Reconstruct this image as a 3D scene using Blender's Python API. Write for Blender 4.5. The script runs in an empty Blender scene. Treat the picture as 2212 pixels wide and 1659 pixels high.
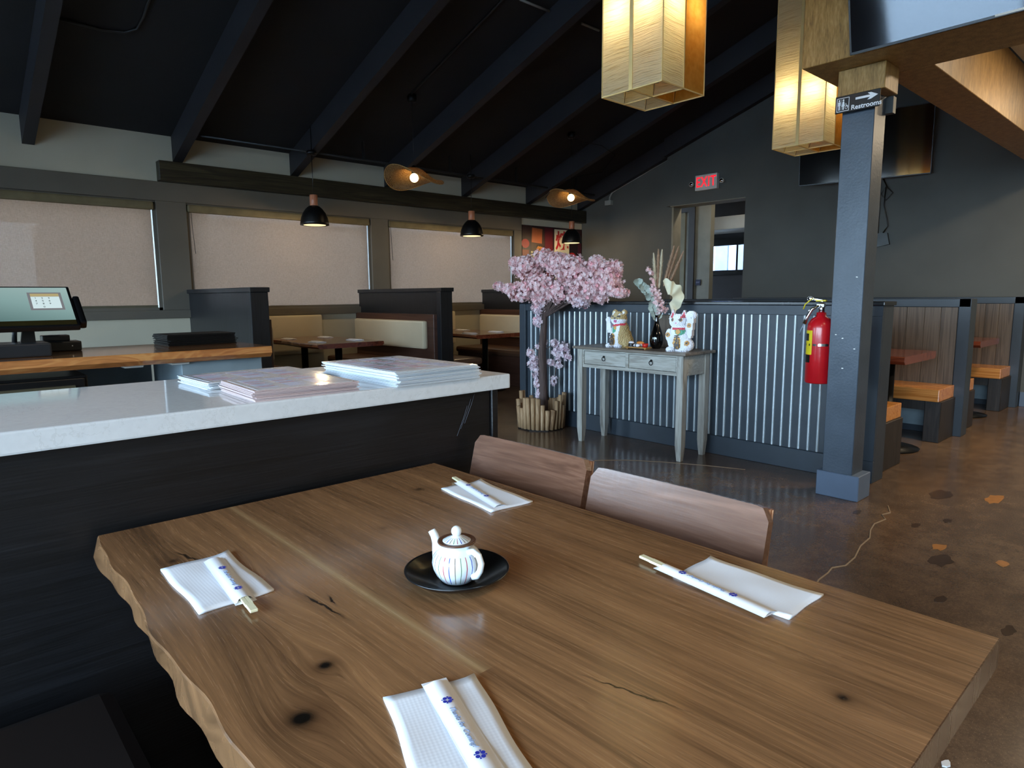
import bpy, bmesh, math, random
from mathutils import Vector, Matrix, noise as mnoise
PI = math.pi
random.seed(7)
sc = bpy.context.scene
COL = sc.collection

# ------------------------------------------------------------------ camera
CAMZ = 1.25
yaw, pitch, roll = math.radians(47.693), math.radians(7.7106), math.radians(-0.4742)
fwd = Vector((math.cos(yaw)*math.cos(pitch), math.sin(yaw)*math.cos(pitch), -math.sin(pitch)))
r0 = Vector((math.sin(yaw), -math.cos(yaw), 0)); u0 = r0.cross(fwd)
rr = r0*math.cos(roll)+u0*math.sin(roll); uu = u0*math.cos(roll)-r0*math.sin(roll)
cd = bpy.data.cameras.new('camera'); cam = bpy.data.objects.new('camera', cd); COL.objects.link(cam)
cam.matrix_world = Matrix(((rr.x, uu.x, -fwd.x, 0), (rr.y, uu.y, -fwd.y, 0), (rr.z, uu.z, -fwd.z, CAMZ), (0, 0, 0, 1)))
cd.sensor_width = 36; cd.lens = 1412.81/2212*36; cd.clip_start = 0.05
sc.camera = cam

# ------------------------------------------------------------------ view, world, large lights
sc.view_settings.view_transform = 'Standard'; sc.view_settings.look = 'None'
sc.view_settings.gamma = 1; sc.view_settings.use_curve_mapping = False
sc.view_settings.exposure = 2.0
cy = sc.cycles
cy.use_denoising = True; cy.denoiser = 'OPENIMAGEDENOISE'
cy.max_bounces = 8; cy.diffuse_bounces = 5; cy.glossy_bounces = 4; cy.transparent_max_bounces = 16; cy.transmission_bounces = 6
cy.caustics_reflective = False; cy.caustics_refractive = False; cy.sample_clamp_indirect = 6
w = bpy.data.worlds.new('sky'); sc.world = w; w.use_nodes = True
nt = w.node_tree; nt.nodes.clear()
tc = nt.nodes.new('ShaderNodeTexCoord'); sx = nt.nodes.new('ShaderNodeSeparateXYZ'); rp = nt.nodes.new('ShaderNodeValToRGB')
bg = nt.nodes.new('ShaderNodeBackground'); wo = nt.nodes.new('ShaderNodeOutputWorld')
nt.links.new(tc.outputs['Generated'], sx.inputs[0]); nt.links.new(sx.outputs['Z'], rp.inputs[0])
rp.color_ramp.elements[0].position = 0.0; rp.color_ramp.elements[0].color = (0.67, 0.83, 1.0, 1)
rp.color_ramp.elements[1].position = 0.8; rp.color_ramp.elements[1].color = (0.38, 0.60, 1.0, 1)
nt.links.new(rp.outputs[0], bg.inputs['Color']); bg.inputs['Strength'].default_value = 5.8
nt.links.new(bg.outputs[0], wo.inputs[0])

def portal(loc, rot, sx_, sy_, name):
    l = bpy.data.lights.new(name, 'AREA'); l.shape = 'RECTANGLE'; l.size = sx_; l.size_y = sy_; l.cycles.is_portal = True
    o = bpy.data.objects.new(name, l); COL.objects.link(o); o.location = loc; o.rotation_euler = rot
portal((-3.62, 0.45, 1.48), (0, -PI/2, 0), 2.8, 6.75, 'window_portal')
portal((-3.62, 6.6, 1.28), (0, -PI/2, 0), 2.4, 2.45, 'window_portal')

# ------------------------------------------------------------------ node helpers
def hx(s, k=1.0):
    s = s.lstrip('#'); v = [int(s[i:i+2], 16)/255 for i in (0, 2, 4)]
    return tuple([(c/12.92 if c <= .04045 else ((c+.055)/1.055)**2.4)*k for c in v]+[1.0])
class S:
    def __init__(s, g, o): s.g = g; s.o = o
    def _m(s, op, b=None, c=None): return s.g.math(op, s, b, c)
    def __add__(s, b): return s._m('ADD', b)
    __radd__ = __add__
    def __sub__(s, b): return s._m('SUBTRACT', b)
    def __rsub__(s, b): return s.g.math('SUBTRACT', b, s)
    def __mul__(s, b): return s._m('MULTIPLY', b)
    __rmul__ = __mul__
    def __truediv__(s, b): return s._m('DIVIDE', b)
    def pw(s, b): return s._m('POWER', b)
    def gt(s, b): return s._m('GREATER_THAN', b)
    def lt(s, b): return s._m('LESS_THAN', b)
    def sin(s): return s._m('SINE')
    def exp(s): return s._m('EXPONENT')
    def abs(s): return s._m('ABSOLUTE')
    def fr(s): return s._m('FRACT')
    def fl(s): return s._m('FLOOR')
    def mn(s, b): return s._m('MINIMUM', b)
    def mx(s, b): return s._m('MAXIMUM', b)
class G:
    def __init__(s, name):
        s.m = bpy.data.materials.new(name); s.m.use_nodes = True; s.t = s.m.node_tree; s.t.nodes.clear()
        s.out = s.n('ShaderNodeOutputMaterial'); s._tc = None
    def n(s, k): return s.t.nodes.new(k)
    def put(s, v, i):
        if isinstance(v, S): s.t.links.new(v.o, i)
        elif v is not None: i.default_value = v
    def math(s, op, a, b=None, c=None):
        n = s.n('ShaderNodeMath'); n.operation = op
        s.put(a, n.inputs[0]); s.put(b, n.inputs[1])
        if c is not None: s.put(c, n.inputs[2])
        return S(s, n.outputs[0])
    def P(s):
        if s._tc is None: s._tc = s.n('ShaderNodeTexCoord')
        return S(s, s._tc.outputs['Object'])
    def xyz(s):
        n = s.n('ShaderNodeSeparateXYZ'); s.t.links.new(s.P().o, n.inputs[0]); return [S(s, n.outputs[i]) for i in range(3)]
    def vec(s, x, y, z):
        n = s.n('ShaderNodeCombineXYZ'); s.put(x, n.inputs[0]); s.put(y, n.inputs[1]); s.put(z, n.inputs[2]); return S(s, n.outputs[0])
    def sv(s, v, k):
        n = s.n('ShaderNodeVectorMath'); n.operation = 'MULTIPLY'; s.t.links.new(v.o, n.inputs[0]); n.inputs[1].default_value = k; return S(s, n.outputs[0])
    def rnd(s): return S(s, s.n('ShaderNodeObjectInfo').outputs['Random'])
    def noise(s, v=None, sc_=5, det=3, ro=.5, di=0):
        n = s.n('ShaderNodeTexNoise'); s.put(v if v else s.P(), n.inputs['Vector']); n.inputs['Scale'].default_value = sc_
        n.inputs['Detail'].default_value = det; n.inputs['Roughness'].default_value = ro; n.inputs['Distortion'].default_value = di
        return S(s, n.outputs[0])
    def vor(s, v=None, sc_=5):
        n = s.n('ShaderNodeTexVoronoi'); s.put(v if v else s.P(), n.inputs['Vector']); n.inputs['Scale'].default_value = sc_
        return S(s, n.outputs['Distance'])
    def ramp(s, f, stops):
        n = s.n('ShaderNodeValToRGB'); s.put(f, n.inputs[0]); e = n.color_ramp.elements
        while len(e) < len(stops): e.new(.5)
        for i, (p, c) in enumerate(stops): e[i].position = p; e[i].color = c if len(c) == 4 else (*c, 1)
        return S(s, n.outputs[0])
    def mix(s, f, a, b, mode='MIX'):
        n = s.n('ShaderNodeMix'); n.data_type = 'RGBA'; n.blend_type = mode
        s.put(f, n.inputs[0]); s.put(a, n.inputs[6]); s.put(b, n.inputs[7]); return S(s, n.outputs[2])
    def bump(s, h, st=.3, d=.01):
        n = s.n('ShaderNodeBump'); s.put(h, n.inputs['Height']); n.inputs['Strength'].default_value = st; n.inputs['Distance'].default_value = d
        return S(s, n.outputs[0])
    def bsdf(s, col, rough=.5, metal=0, nrm=None, spec=.5, coat=0, coatr=.1, em=None, ems=0, sub=0):
        n = s.n('ShaderNodeBsdfPrincipled')
        s.put(col, n.inputs['Base Color']); s.put(rough, n.inputs['Roughness']); s.put(metal, n.inputs['Metallic'])
        s.put(spec, n.inputs['Specular IOR Level']); n.inputs['Coat Weight'].default_value = coat; n.inputs['Coat Roughness'].default_value = coatr
        if nrm: s.put(nrm, n.inputs['Normal'])
        if em is not None: s.put(em, n.inputs['Emission Color']); s.put(ems, n.inputs['Emission Strength'])
        return S(s, n.outputs[0])
    def trans(s, col):
        n = s.n('ShaderNodeBsdfTranslucent'); s.put(col, n.inputs[0]); return S(s, n.outputs[0])
    def transp(s, col=(1, 1, 1, 1)):
        n = s.n('ShaderNodeBsdfTransparent'); s.put(col, n.inputs[0]); return S(s, n.outputs[0])
    def diff(s, col):
        n = s.n('ShaderNodeBsdfDiffuse'); s.put(col, n.inputs[0]); return S(s, n.outputs[0])
    def gloss(s, r=.05):
        n = s.n('ShaderNodeBsdfGlossy'); n.inputs['Roughness'].default_value = r; return S(s, n.outputs[0])
    def ms(s, f, a, b):
        n = s.n('ShaderNodeMixShader'); s.put(f, n.inputs[0]); s.put(a, n.inputs[1]); s.put(b, n.inputs[2]); return S(s, n.outputs[0])
    def end(s, sh): s.t.links.new(sh.o, s.out.inputs[0]); return s.m
MC = {}
def plain(name, col, rough=.5, metal=0, var=.12, vs=6, bump=0, bs=60, spec=.5, coat=0):
    """paint/plastic/metal with a soft procedural mottling and optional fine relief"""
    if name in MC: return MC[name]
    g = G(name); c = hx(col) if isinstance(col, str) else (*col, 1)
    nz = g.noise(None, vs, 3)
    d = tuple(x*(1-var) for x in c[:3])+(1,); l = tuple(min(1, x*(1+var)) for x in c[:3])+(1,)
    cc = g.ramp(nz, [(.3, d), (.7, l)])
    nr = g.bump(g.noise(None, bs, 2), bump, .004) if bump else None
    MC[name] = g.end(g.bsdf(cc, rough, metal, nr, spec, coat)); return MC[name]
def emis(name, col, st):
    if name in MC: return MC[name]
    g = G(name); c = hx(col); n = g.n('ShaderNodeEmission'); n.inputs[0].default_value = c; n.inputs[1].default_value = st
    MC[name] = g.end(S(g, n.outputs[0])); return MC[name]
def wood(name, dark, mid, light, axis='y', rough=.35, across=14, along=1.0, fine=120, coat=0, bump=.1, amp=1.0):
    """grain running along one object axis; each object gets its own cut of the pattern"""
    if name in MC: return MC[name]
    g = G(name); x, y, z = g.xyz(); R = g.rnd()*37.0
    a = {'x': x, 'y': y, 'z': z}[axis]; o = [v for k, v in zip('xyz', (x, y, z)) if k != axis]
    base = g.vec(o[0]*across, o[1]*across, a*along+R)
    n1 = g.noise(base, 1, 4, .55, .6)
    bands = ((n1*30.0).sin()*.5+.5)
    fn = g.noise(g.vec(o[0]*fine, o[1]*fine, a*along*4+R), 1, 2)
    f = n1*.55*amp+bands*.16+fn*.35
    tone = g.noise(g.vec(R, R*.3, .5), 1, 1)
    col = g.ramp(f+(tone-.5)*.25, [(.28, hx(dark)), (.5, hx(mid)), (.78, hx(light))])
    MC[name] = g.end(g.bsdf(col, rough, 0, g.bump(fn, bump, .002), .5, coat)); return MC[name]

# ------------------------------------------------------------------ mesh helpers
class MB:
    def __init__(s): s.v = []; s.f = []; s.mi = []; s.cur = 0; s.sm = []
    def add(s, vs, fs, smooth=False):
        b = len(s.v); s.v += [tuple(v) for v in vs]; s.f += [tuple(b+i for i in f) for f in fs]
        s.mi += [s.cur]*len(fs); s.sm += [smooth]*len(fs); return s
    def box(s, x0, x1, y0, y1, z0, z1, ch=0):
        if x0 > x1: x0, x1 = x1, x0
        if y0 > y1: y0, y1 = y1, y0
        if z0 > z1: z0, z1 = z1, z0
        if ch <= 0:
            vs = [(x, y, z) for z in (z0, z1) for y in (y0, y1) for x in (x0, x1)]
            return s.add(vs, [(0, 2, 3, 1), (4, 5, 7, 6), (0, 1, 5, 4), (2, 6, 7, 3), (0, 4, 6, 2), (1, 3, 7, 5)])
        ch = min(ch, (x1-x0)*.45, (y1-y0)*.45, (z1-z0)*.45)
        bm = bmesh.new(); bmesh.ops.create_cube(bm, size=1)
        for v in bm.verts:
            v.co = ((x0+x1)/2+v.co.x*(x1-x0), (y0+y1)/2+v.co.y*(y1-y0), (z0+z1)/2+v.co.z*(z1-z0))
        bmesh.ops.bevel(bm, geom=list(bm.edges), offset=ch, segments=2 if ch > .004 else 1, profile=.6, affect='EDGES')
        return s.bm(bm, False)
    def bm(s, bm, smooth=False, M=None):
        bm.verts.ensure_lookup_table(); bm.verts.index_update()
        s.add([(M @ v.co if M else v.co) for v in bm.verts], [[v.index for v in f.verts] for f in bm.faces], smooth); bm.free(); return s
    def prism(s, poly, z0, z1, M=None, smooth=False):
        n = len(poly); vs = [Vector((p[0], p[1], z0)) for p in poly]+[Vector((p[0], p[1], z1)) for p in poly]
        if M: vs = [M @ v for v in vs]
        fs = [tuple(reversed(range(n))), tuple(range(n, 2*n))]+[(i, (i+1) % n, n+(i+1) % n, n+i) for i in range(n)]
        return s.add(vs, fs, smooth)
    def lathe(s, prof, c=(0, 0, 0), seg=24, M=None, smooth=True, axis='z'):
        vs = []; fs = []
        for r, z in prof:
            for k in range(seg):
                a = 2*PI*k/seg; p = Vector((r*math.cos(a), r*math.sin(a), z))
                if M: p = M @ p
                vs.append((p.x+c[0], p.y+c[1], p.z+c[2]))
        for i in range(len(prof)-1):
            for k in range(seg):
                a, b = i*seg+k, i*seg+(k+1) % seg
                fs.append((a, b, b+seg, a+seg))
        if prof[0][0] > 1e-5: fs.append(tuple(reversed(range(seg))))
        if prof[-1][0] > 1e-5: fs.append(tuple(range((len(prof)-1)*seg, len(prof)*seg)))
        return s.add(vs, fs, smooth)
    def tube(s, path, rad, seg=8, smooth=True, flat=1.0):
        path = [Vector(p) for p in path]; n = len(path)
        rs = rad if isinstance(rad, (list, tuple)) else [rad]*n
        up = Vector((0, 0, 1)); t0 = (path[1]-path[0]).normalized()
        if abs(t0.z) > .9: up = Vector((1, 0, 0))
        vs = []; fs = []; nrm = t0.cross(up).normalized()
        for i, p in enumerate(path):
            t = (path[min(i+1, n-1)]-path[max(i-1, 0)]).normalized()
            nrm = (nrm-t*nrm.dot(t)).normalized(); b = t.cross(nrm)
            for k in range(seg):
                a = 2*PI*k/seg; q = p+(nrm*math.cos(a)+b*math.sin(a)*flat)*rs[i]; vs.append(q)
        for i in range(n-1):
            for k in range(seg):
                a, b_ = i*seg+k, i*seg+(k+1) % seg; fs.append((a, b_, b_+seg, a+seg))
        fs += [tuple(reversed(range(seg))), tuple(range((n-1)*seg, n*seg))]
        return s.add(vs, fs, smooth)
    def sphere(s, c, r, seg=16, rings=10, sc3=(1, 1, 1), M=None):
        pr = [(math.sin(PI*i/rings), -math.cos(PI*i/rings)) for i in range(rings+1)]
        pr[0] = (1e-6, -1); pr[-1] = (1e-6, 1)
        mm = (M if M else Matrix.Identity(4)) @ Matrix.Diagonal((r*sc3[0], r*sc3[1], r*sc3[2], 1))
        return s.lathe(pr, c, seg, mm)
    def xform(s, M): s.v = [tuple(M @ Vector(v)) for v in s.v]; return s
ROOTM = {}
def obj(name, mb, m, parent=None, world=True):
    me = bpy.data.meshes.new(name); me.from_pydata(mb.v, [], mb.f)
    ms = m if isinstance(m, (list, tuple)) else [m]
    for k in ms: me.materials.append(k)
    if len(ms) > 1: me.polygons.foreach_set('material_index', mb.mi)
    me.polygons.foreach_set('use_smooth', mb.sm)
    me.update()
    o = bpy.data.objects.new(name, me); COL.objects.link(o)
    root = parent
    while root is not None and root.parent: root = root.parent
    if parent: o.parent = parent
    if world and root is not None and root.name in ROOTM: me.transform(ROOTM[root.name].inverted())
    if any(mb.sm) and not all(mb.sm): pass
    return o
def thing(name, label, cat, loc=(0, 0, 0), rz=0, group=None):
    o = bpy.data.objects.new(name, None); COL.objects.link(o); o.empty_display_size = .1
    o.location = loc; o.rotation_euler = (0, 0, rz)
    ROOTM[o.name] = Matrix.Translation(loc) @ Matrix.Rotation(rz, 4, 'Z')
    o['label'] = label; o['category'] = cat
    if group: o['group'] = group
    return o
def solo(name, mb, m, label, cat, group=None, world=True, origin=None):
    """a thing that is one mesh; its origin moved to `origin`"""
    if origin: mb.xform(Matrix.Translation(-Vector(origin)))
    o = obj(name, mb, m)
    if origin: o.location = origin
    o['label'] = label; o['category'] = cat
    if group: o['group'] = group
    return o
def struct(name, mb, m, parent=None):
    o = obj(name, mb, m, parent)
    if not parent: o['kind'] = 'structure'
    return o
def dup(root, loc, rz=None, label=None):
    r = root.copy(); COL.objects.link(r); r.location = loc
    if rz is not None: r.rotation_euler = (0, 0, rz)
    if label: r['label'] = label
    for ch in list(root.children):
        c = ch.copy(); COL.objects.link(c); c.parent = r
        for g in ch.children:
            d = g.copy(); COL.objects.link(d); d.parent = c
    return r
def text_mb(txt, size, M, thick=.0005, bold=0, font_spacing=1.0, sx_=1.0, shear=0):
    """lettering as real geometry; local x = reading direction, y = up, placed by matrix M"""
    cu = bpy.data.curves.new('lettering', 'FONT'); cu.body = txt; cu.size = size; cu.align_x = 'CENTER'; cu.align_y = 'CENTER'
    cu.extrude = thick; cu.offset = bold; cu.space_character = font_spacing; cu.shear = shear; cu.resolution_u = 3
    o = bpy.data.objects.new('lettering', cu); COL.objects.link(o)
    dg = bpy.context.evaluated_depsgraph_get(); me = bpy.data.meshes.new_from_object(o.evaluated_get(dg))
    mb = MB(); mb.add([M @ Vector((v.co.x*sx_, v.co.y, v.co.z)) for v in me.vertices], [tuple(p.vertices) for p in me.polygons])
    bpy.data.objects.remove(o); bpy.data.curves.remove(cu); bpy.data.meshes.remove(me)
    return mb
def frameM(o, x, y):
    x = Vector(x).normalized(); y = Vector(y).normalized(); z = x.cross(y)
    return Matrix(((x.x, y.x, z.x, o[0]), (x.y, y.y, z.y, o[1]), (x.z, y.z, z.z, o[2]), (0, 0, 0, 1)))
# face frame for a vertical plane whose normal is -X: reading direction is -Y
def FX(x, y, z): return frameM((x, y, z), (0, -1, 0), (0, 0, 1))

# ------------------------------------------------------------------ materials
M_dark = plain('dark_grey_paint', '#565855', .75, var=.08, vs=2, bump=.15, bs=40)
M_ceil = plain('black_ceiling_paint', '#19181a', .8, var=.2, vs=2, bump=.2, bs=25)
M_raft = plain('black_rafter_paint', '#232226', .6, var=.15, vs=3, bump=.15, bs=30)
M_offw = plain('off_white_paint', '#c0baa6', .8, var=.05, vs=2, bump=.1, bs=50)
M_frame = plain('olive_grey_window_paint', '#605b52', .55, var=.06, vs=3)
M_black = plain('black_plastic', '#0c0c0d', .35, var=.1)
M_blackm = plain('black_metal', '#151516', .4, .6, var=.1)
M_booth = wood('black_stained_wood', '#0c0d0f', '#17191c', '#23262b', 'z', .4, 30, 1.5, 200)
M_counterwood = wood('black_counter_panel', '#070708', '#0e0e10', '#18191c', 'x', .42, 30, 1.5, 200, bump=.2)
M_navy = plain('slate_blue_painted_wood', '#2e3740', .42, var=.15, vs=4, bump=.15, bs=30)
M_brownlam = wood('brown_laminate', '#3a2620', '#4b3229', '#5c4035', 'y', .4, 18, .8, 120)
M_cream = plain('cream_vinyl', '#d8cdb2', .35, var=.04, vs=3, bump=.08, bs=90)
M_seat = plain('brown_vinyl', '#5a4030', .38, var=.1, vs=4, bump=.1, bs=90)
M_white = plain('white_plastic', '#dcdcd8', .4, var=.03)
M_whitepaint = plain('white_paint', '#cfcfc8', .6, var=.04)
M_chrome = plain('chrome_metal', '#c8c8c8', .2, 1, var=.05)
M_copper = wood('copper_wood', '#9a5a3c', '#b87454', '#cf9070', 'z', .35, 40, 2, 100)
M_gold = None
g = G('gold_fibre_wallcovering'); x, y, z = g.xyz()
n1 = g.noise(g.vec(x*22, y*22, z*6), 1, 4, .6); n2 = g.noise(g.vec(x*140, y*140, z*25), 1, 2)
c = g.ramp(n1*.55+n2*.45, [(.32, hx('#6e5228')), (.5, hx('#98753d')), (.7, hx('#b6925a'))])
M_gold = g.end(g.bsdf(c, .45, 0, g.bump(n2, .35, .003)))
g = G('polished_brown_concrete'); x, y, z = g.xyz()
n1 = g.noise(None, .9, 5, .6, .4); n2 = g.noise(None, 9, 5, .7); n3 = g.noise(None, 90, 2)
c = g.ramp(n1*.45+n2*.35+n3*.2, [(.34, hx('#42352b')), (.48, hx('#5b493b')), (.58, hx('#715c49')), (.7, hx('#89735d'))])
sp = g.noise(None, 260, 2)
c = g.mix((sp-.62).mx(0)*5, c, hx('#b09a80'))
rgh = g.noise(None, 3, 3)*.20+.10
M_floor = g.end(g.bsdf(c, rgh, 0, g.bump(n3, .04, .002), .6))
# roller blind: woven screen, backlit by the sky outside
g = G('woven_blind_screen'); x, y, z = g.xyz()
wv = g.noise(g.vec(x*40, y*40, z*500), 1, 2); wx = g.noise(g.vec(x*500, y*40, z*30), 1, 2)
cl = g.ramp(wv*.5+wx*.5, [(.35, hx('#8f8073')), (.65, hx('#b5a696'))])
sh = g.ms(.62, g.diff(g.mix(.55, cl, hx('#5d544a'))), g.trans(g.mix(1.0, g.mix(.25, cl, hx('#c9a98c')), (.74, .70, .68, 1), 'MULTIPLY')))
sh = g.ms(.055, sh, g.transp())
M_blind = g.end(sh)
g = G('window_glass'); lw = g.n('ShaderNodeLayerWeight'); lw.inputs[0].default_value = .15
M_glass = g.end(g.ms(S(g, lw.outputs['Fresnel'])*.8, g.transp((.93, .96, .96, 1)), g.gloss(.02)))
g = G('quartz_worktop'); n1 = g.noise(None, 3, 6, .7, 1.5); n2 = g.noise(None, 60, 2)
c = g.mix(((n1-.5).abs().lt(.006))*.22, g.ramp(n2, [(.3, hx('#d4d6d6')), (.7, hx('#dadcdc'))]), hx('#b4b4ae'))
M_quartz = g.end(g.bsdf(c, .06, 0, None, .6))
g = G('crinkled_paper'); x, y, z = g.xyz()
wob = g.noise(g.vec(x*3, y*3, z*3), 1, 2)
cr = g.noise(g.vec(x*5, y*5, (z+wob*.05)*170), 1, 3, .6)
cc = g.ramp(cr, [(.32, hx('#c2ae80')), (.48, hx('#eae0c0'))])
d = g.n('ShaderNodeBsdfDiffuse'); g.put(cc, d.inputs[0]); bn = g.bump(cr, .9, .006); g.put(bn, d.inputs['Normal'])
t = g.n('ShaderNodeBsdfTranslucent'); g.put(g.mix(.3, cc, hx('#f6e2a8')), t.inputs[0]); g.put(bn, t.inputs['Normal'])
M_paper = g.end(g.ms(.72, S(g, d.outputs[0]), S(g, t.outputs[0])))
g = G('plain_amber_paper'); n1 = g.noise(None, 30, 2)
cc = g.ramp(n1, [(.3, hx('#b98636')), (.7, hx('#c99748'))])
M_amber = g.end(g.ms(.6, g.diff(cc), g.trans(cc)))
M_paperedge = plain('lantern_edge_strip', '#d8b878', .6)
M_napkin = plain('white_paper', '#e9ebee', .8, var=.02, bump=.25, bs=320)
M_sleeve = plain('sleeve_paper', '#eceef2', .6, var=.02)
M_chop = wood('pale_chopstick_wood', '#cfc79c', '#e0dab4', '#ece7c8', 'x', .5, 60, 3, 300)
M_blue = plain('blue_print', '#2a33a8', .6); M_greyp = plain('grey_print', '#8d9bb5', .6)
M_rust = wood('galvanised', '#8f9698', '#a4abad', '#b9bfc0', 'z', .3, 30, 1, 100)
M_highlight = plain('corrugation_highlight', '#b4bfc4', .3, .25, var=.08, vs=8)  # pale tone stands for the glints along the corrugations
M_conduit = plain('grey_conduit', '#8b8c8a', .4, .3)
M_red = plain('red_enamel', '#b5121c', .3, coat=.3)
M_yellow = plain('yellow_label', '#d8c21a', .5)

M_stem0 = plain('brown_stem', '#5a4632', .7)
# ================================================================== STRUCTURE
XF, XB, YR, YW = -3.5, 9.0, -3.0, 8.0
RIDGE_Y = 0.5
def ceil_z(y): return 3.0+(8-y)/3 if y >= RIDGE_Y else 5.5-(RIDGE_Y-y)/3
m = MB().box(XF-.2, 16, YR-.2, 10, -.12, 0); floor = struct('floor', m, M_floor)
crack_pts = [(4.146, 1.267), (4.02, 1.215), (3.95, 1.235), (3.884, 1.194), (3.76, 1.21), (3.647, 1.19), (3.52, 1.15), (3.37, 1.141), (3.2, 1.105), (3.072, 1.098), (3.0, 1.13), (2.93, 1.12), (2.828, 1.118), (2.7, 1.09), (2.5, 1.14)]
M_crack = plain('crack_filler', '#8f7d68', .7)
struct('crack', MB().tube([(a, b, .0005) for a, b in crack_pts], .0045, 4, flat=1), M_crack, floor)
c2 = [(3.3, 3.3), (3.5, 3.25), (3.75, 3.15), (3.9, 3.02), (4.05, 2.8), (4.2, 2.5), (4.3, 2.25)]
struct('crack', MB().tube([(a, b, .0002) for a, b in c2], .003, 4), M_crack, floor)
M_patch = plain('orange_bare_patch', '#a06c38', .4, var=.2, vs=20); M_dkp = plain('dark_stain', '#43342a', .2, var=.2, vs=20)
def blob(cx, cy_, rx, ry, n=14, a=0, jit=.25):
    out = []
    for k in range(n):
        t = 2*PI*k/n; r = 1+random.uniform(-jit, jit); px, py = rx*r*math.cos(t), ry*r*math.sin(t)
        out.append((cx+px*math.cos(a)-py*math.sin(a), cy_+px*math.sin(a)+py*math.cos(a)))
    return out
for (a, b, rx, ry, dk) in [(4.74, .87, .12, .045, 0), (3.64, .868, .05, .03, 0), (3.62, .612, .045, .025, 0), (3.46, .815, .08, .045, 1), (4.62, 1.12, .12, .05, 1), (4.1, .95, .04, .02, 1), (3.9, 1.05, .04, .02, 1), (3.0, .7, .04, .02, 1), (2.9, .45, .05, .02, 1), (3.9, 1.35, .05, .02, 1)]:
    struct('floor_patch', MB().prism(blob(a, b, rx, ry), 0, .0012), M_dkp if dk else M_patch, floor)
struct('paper_scrap', MB().prism(blob(1.925, .403, .018, .01, 7), .0, .004), M_napkin, floor)

# --- window wall (left) with three openings
WZ0, WZ1 = 1.12, 2.30
wins = [(-.4, 2.06), (2.37, 4.70), (4.97, 7.33)]
m = MB()
m.box(XF, XB+.15, YW, YW+.2, 0, 1.03)
m.box(XF, XB+.15, YW, YW+.2, 2.30, 3.3)
m.box(XF, wins[0][0], YW, YW+.2, 1.03, 2.3); m.box(7.33, XB+.15, YW, YW+.2, 1.03, 2.3)
for i in (0, 1): m.box(wins[i][1], wins[i+1][0], YW, YW+.2, 1.03, 2.3)
m.box(XF, 7.33, YW+.08, YW+.2, 1.03, WZ0)
struct('wall_left', m, M_offw)
struct('trim_1', MB().box(XF, 7.50, YW-.03, YW+.03, 2.30, 2.505, .004), M_frame)
struct('trim_2', MB().box(XF, 7.50, YW-.045, YW+.03, 1.03, 1.12, .006), M_frame)
for k, (a, b) in enumerate([(2.06, 2.37), (4.70, 4.97), (7.33, 7.50)]):
    struct('trim_%d' % (3+k), MB().box(a, b, YW-.028, YW+.02, 1.12, 2.30, .003), M_frame)
# blackened ledger board
M_ledger = wood('dark_ledger_wood', '#14120d', '#29251a', '#4a4530', 'x', .45, 14, .8, 90)
struct('trim_6', MB().box(2.10, 8.99, YW-.12, YW-.001, 2.507, 2.716, .004), M_ledger)
for i, (a, b) in enumerate(wins):
    o = struct('window_%d' % (i+1), MB().box(a, a+.035, YW, YW+.07, WZ0, WZ1).box(b-.035, b, YW, YW+.07, WZ0, WZ1)
               .box(a, b, YW, YW+.07, WZ0, WZ0+.03).box(a, b, YW, YW+.07, WZ1-.03, WZ1).box(a+.002, b-.002, YW-.02, YW-.005, WZ1-.015, WZ1-.005), M_frame)
    struct('pane', MB().box(a+.03, b-.03, YW+.045, YW+.05, WZ0+.03, WZ1-.03), M_glass, o)
M_valance = plain('blind_valance_fabric', '#6b6045', .7, var=.15, vs=8)
M_bar = plain('blind_bottom_bar', '#55503f', .6)
blabs = ['beige roller blind nearest the register, its bright gap open at the bottom', 'beige roller blind in the middle window behind the first booth', 'beige roller blind in the window beside the poster']
for i, (a, b) in enumerate(wins):
    t = thing('roller_blind', blabs[i], 'blind', ((a+b)/2, YW-.02, 1.2))
    b1 = b-.045 if i < 2 else b-.05
    zb = 1.165 if i == 0 else 1.14
    obj('screen', MB().box(a+.03, b1, YW+.012, YW+.014, zb, 2.25), M_blind, t)
    obj('valance', MB().box(a+.01, b1+.02, YW-.045, YW+.02, 2.20, 2.285, .02), M_valance, t)
    obj('bottom_bar', MB().box(a+.03, b1, YW+.004, YW+.022, zb-.03, zb+.01, .004), M_bar, t)
    if i: obj('cord', MB().tube([(a+.05, YW-.01, 2.22), (a+.055, YW-.012, 2.0), (a+.07, YW-.01, 1.75)], .003, 5), M_black, t)

M_ext = plain('outside_stucco', '#8a7a70', .9); M_extd = plain('outside_dark_trim', '#2c2a28', .9); M_bush = plain('outside_leaves', '#3d4a2a', .9, var=.4, vs=8)
struct('ground_outside', MB().box(-60, 60, 10.02, 70, -.3, -.05).box(-60, -3.72, -60, 10, -.3, -.05).box(16.02, 60, -60, 10, -.3, -.05).box(-3.6, 16, -60, -3.22, -.3, -.05), plain('outside_paving', '#8d8a84', .9))
t = thing('carport', 'faint shape of a carport outside, seen through the blinds', 'carport', (4, 16, -.05))
obj('roof', MB().box(-2, 4.6, 14, 19, 3.0, 3.4), M_extd, t)
for x in (-1.5, 4.1): obj('post', MB().box(x, x+.5, 14.2, 14.7, -.05, 3.0), M_extd, t)
t = thing('outside_building', 'pale building seen through the small bright storeroom window', 'building', (20, 12, -.05))
obj('wall', MB().box(20, 24, 5, 19, -.05, 5), plain('outside_pale_stucco', '#a9a9ae', .9), t)
for y in (10.6, 11.35, 12.3): obj('window', MB().box(19.93, 20, y, y+.45, 1.9, 3.2), plain('outside_blue_glass', '#5a6380', .3), t)
t = thing('outside_building', 'faint low stucco building beyond the car park', 'building', (10, 30, -.05))
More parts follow.
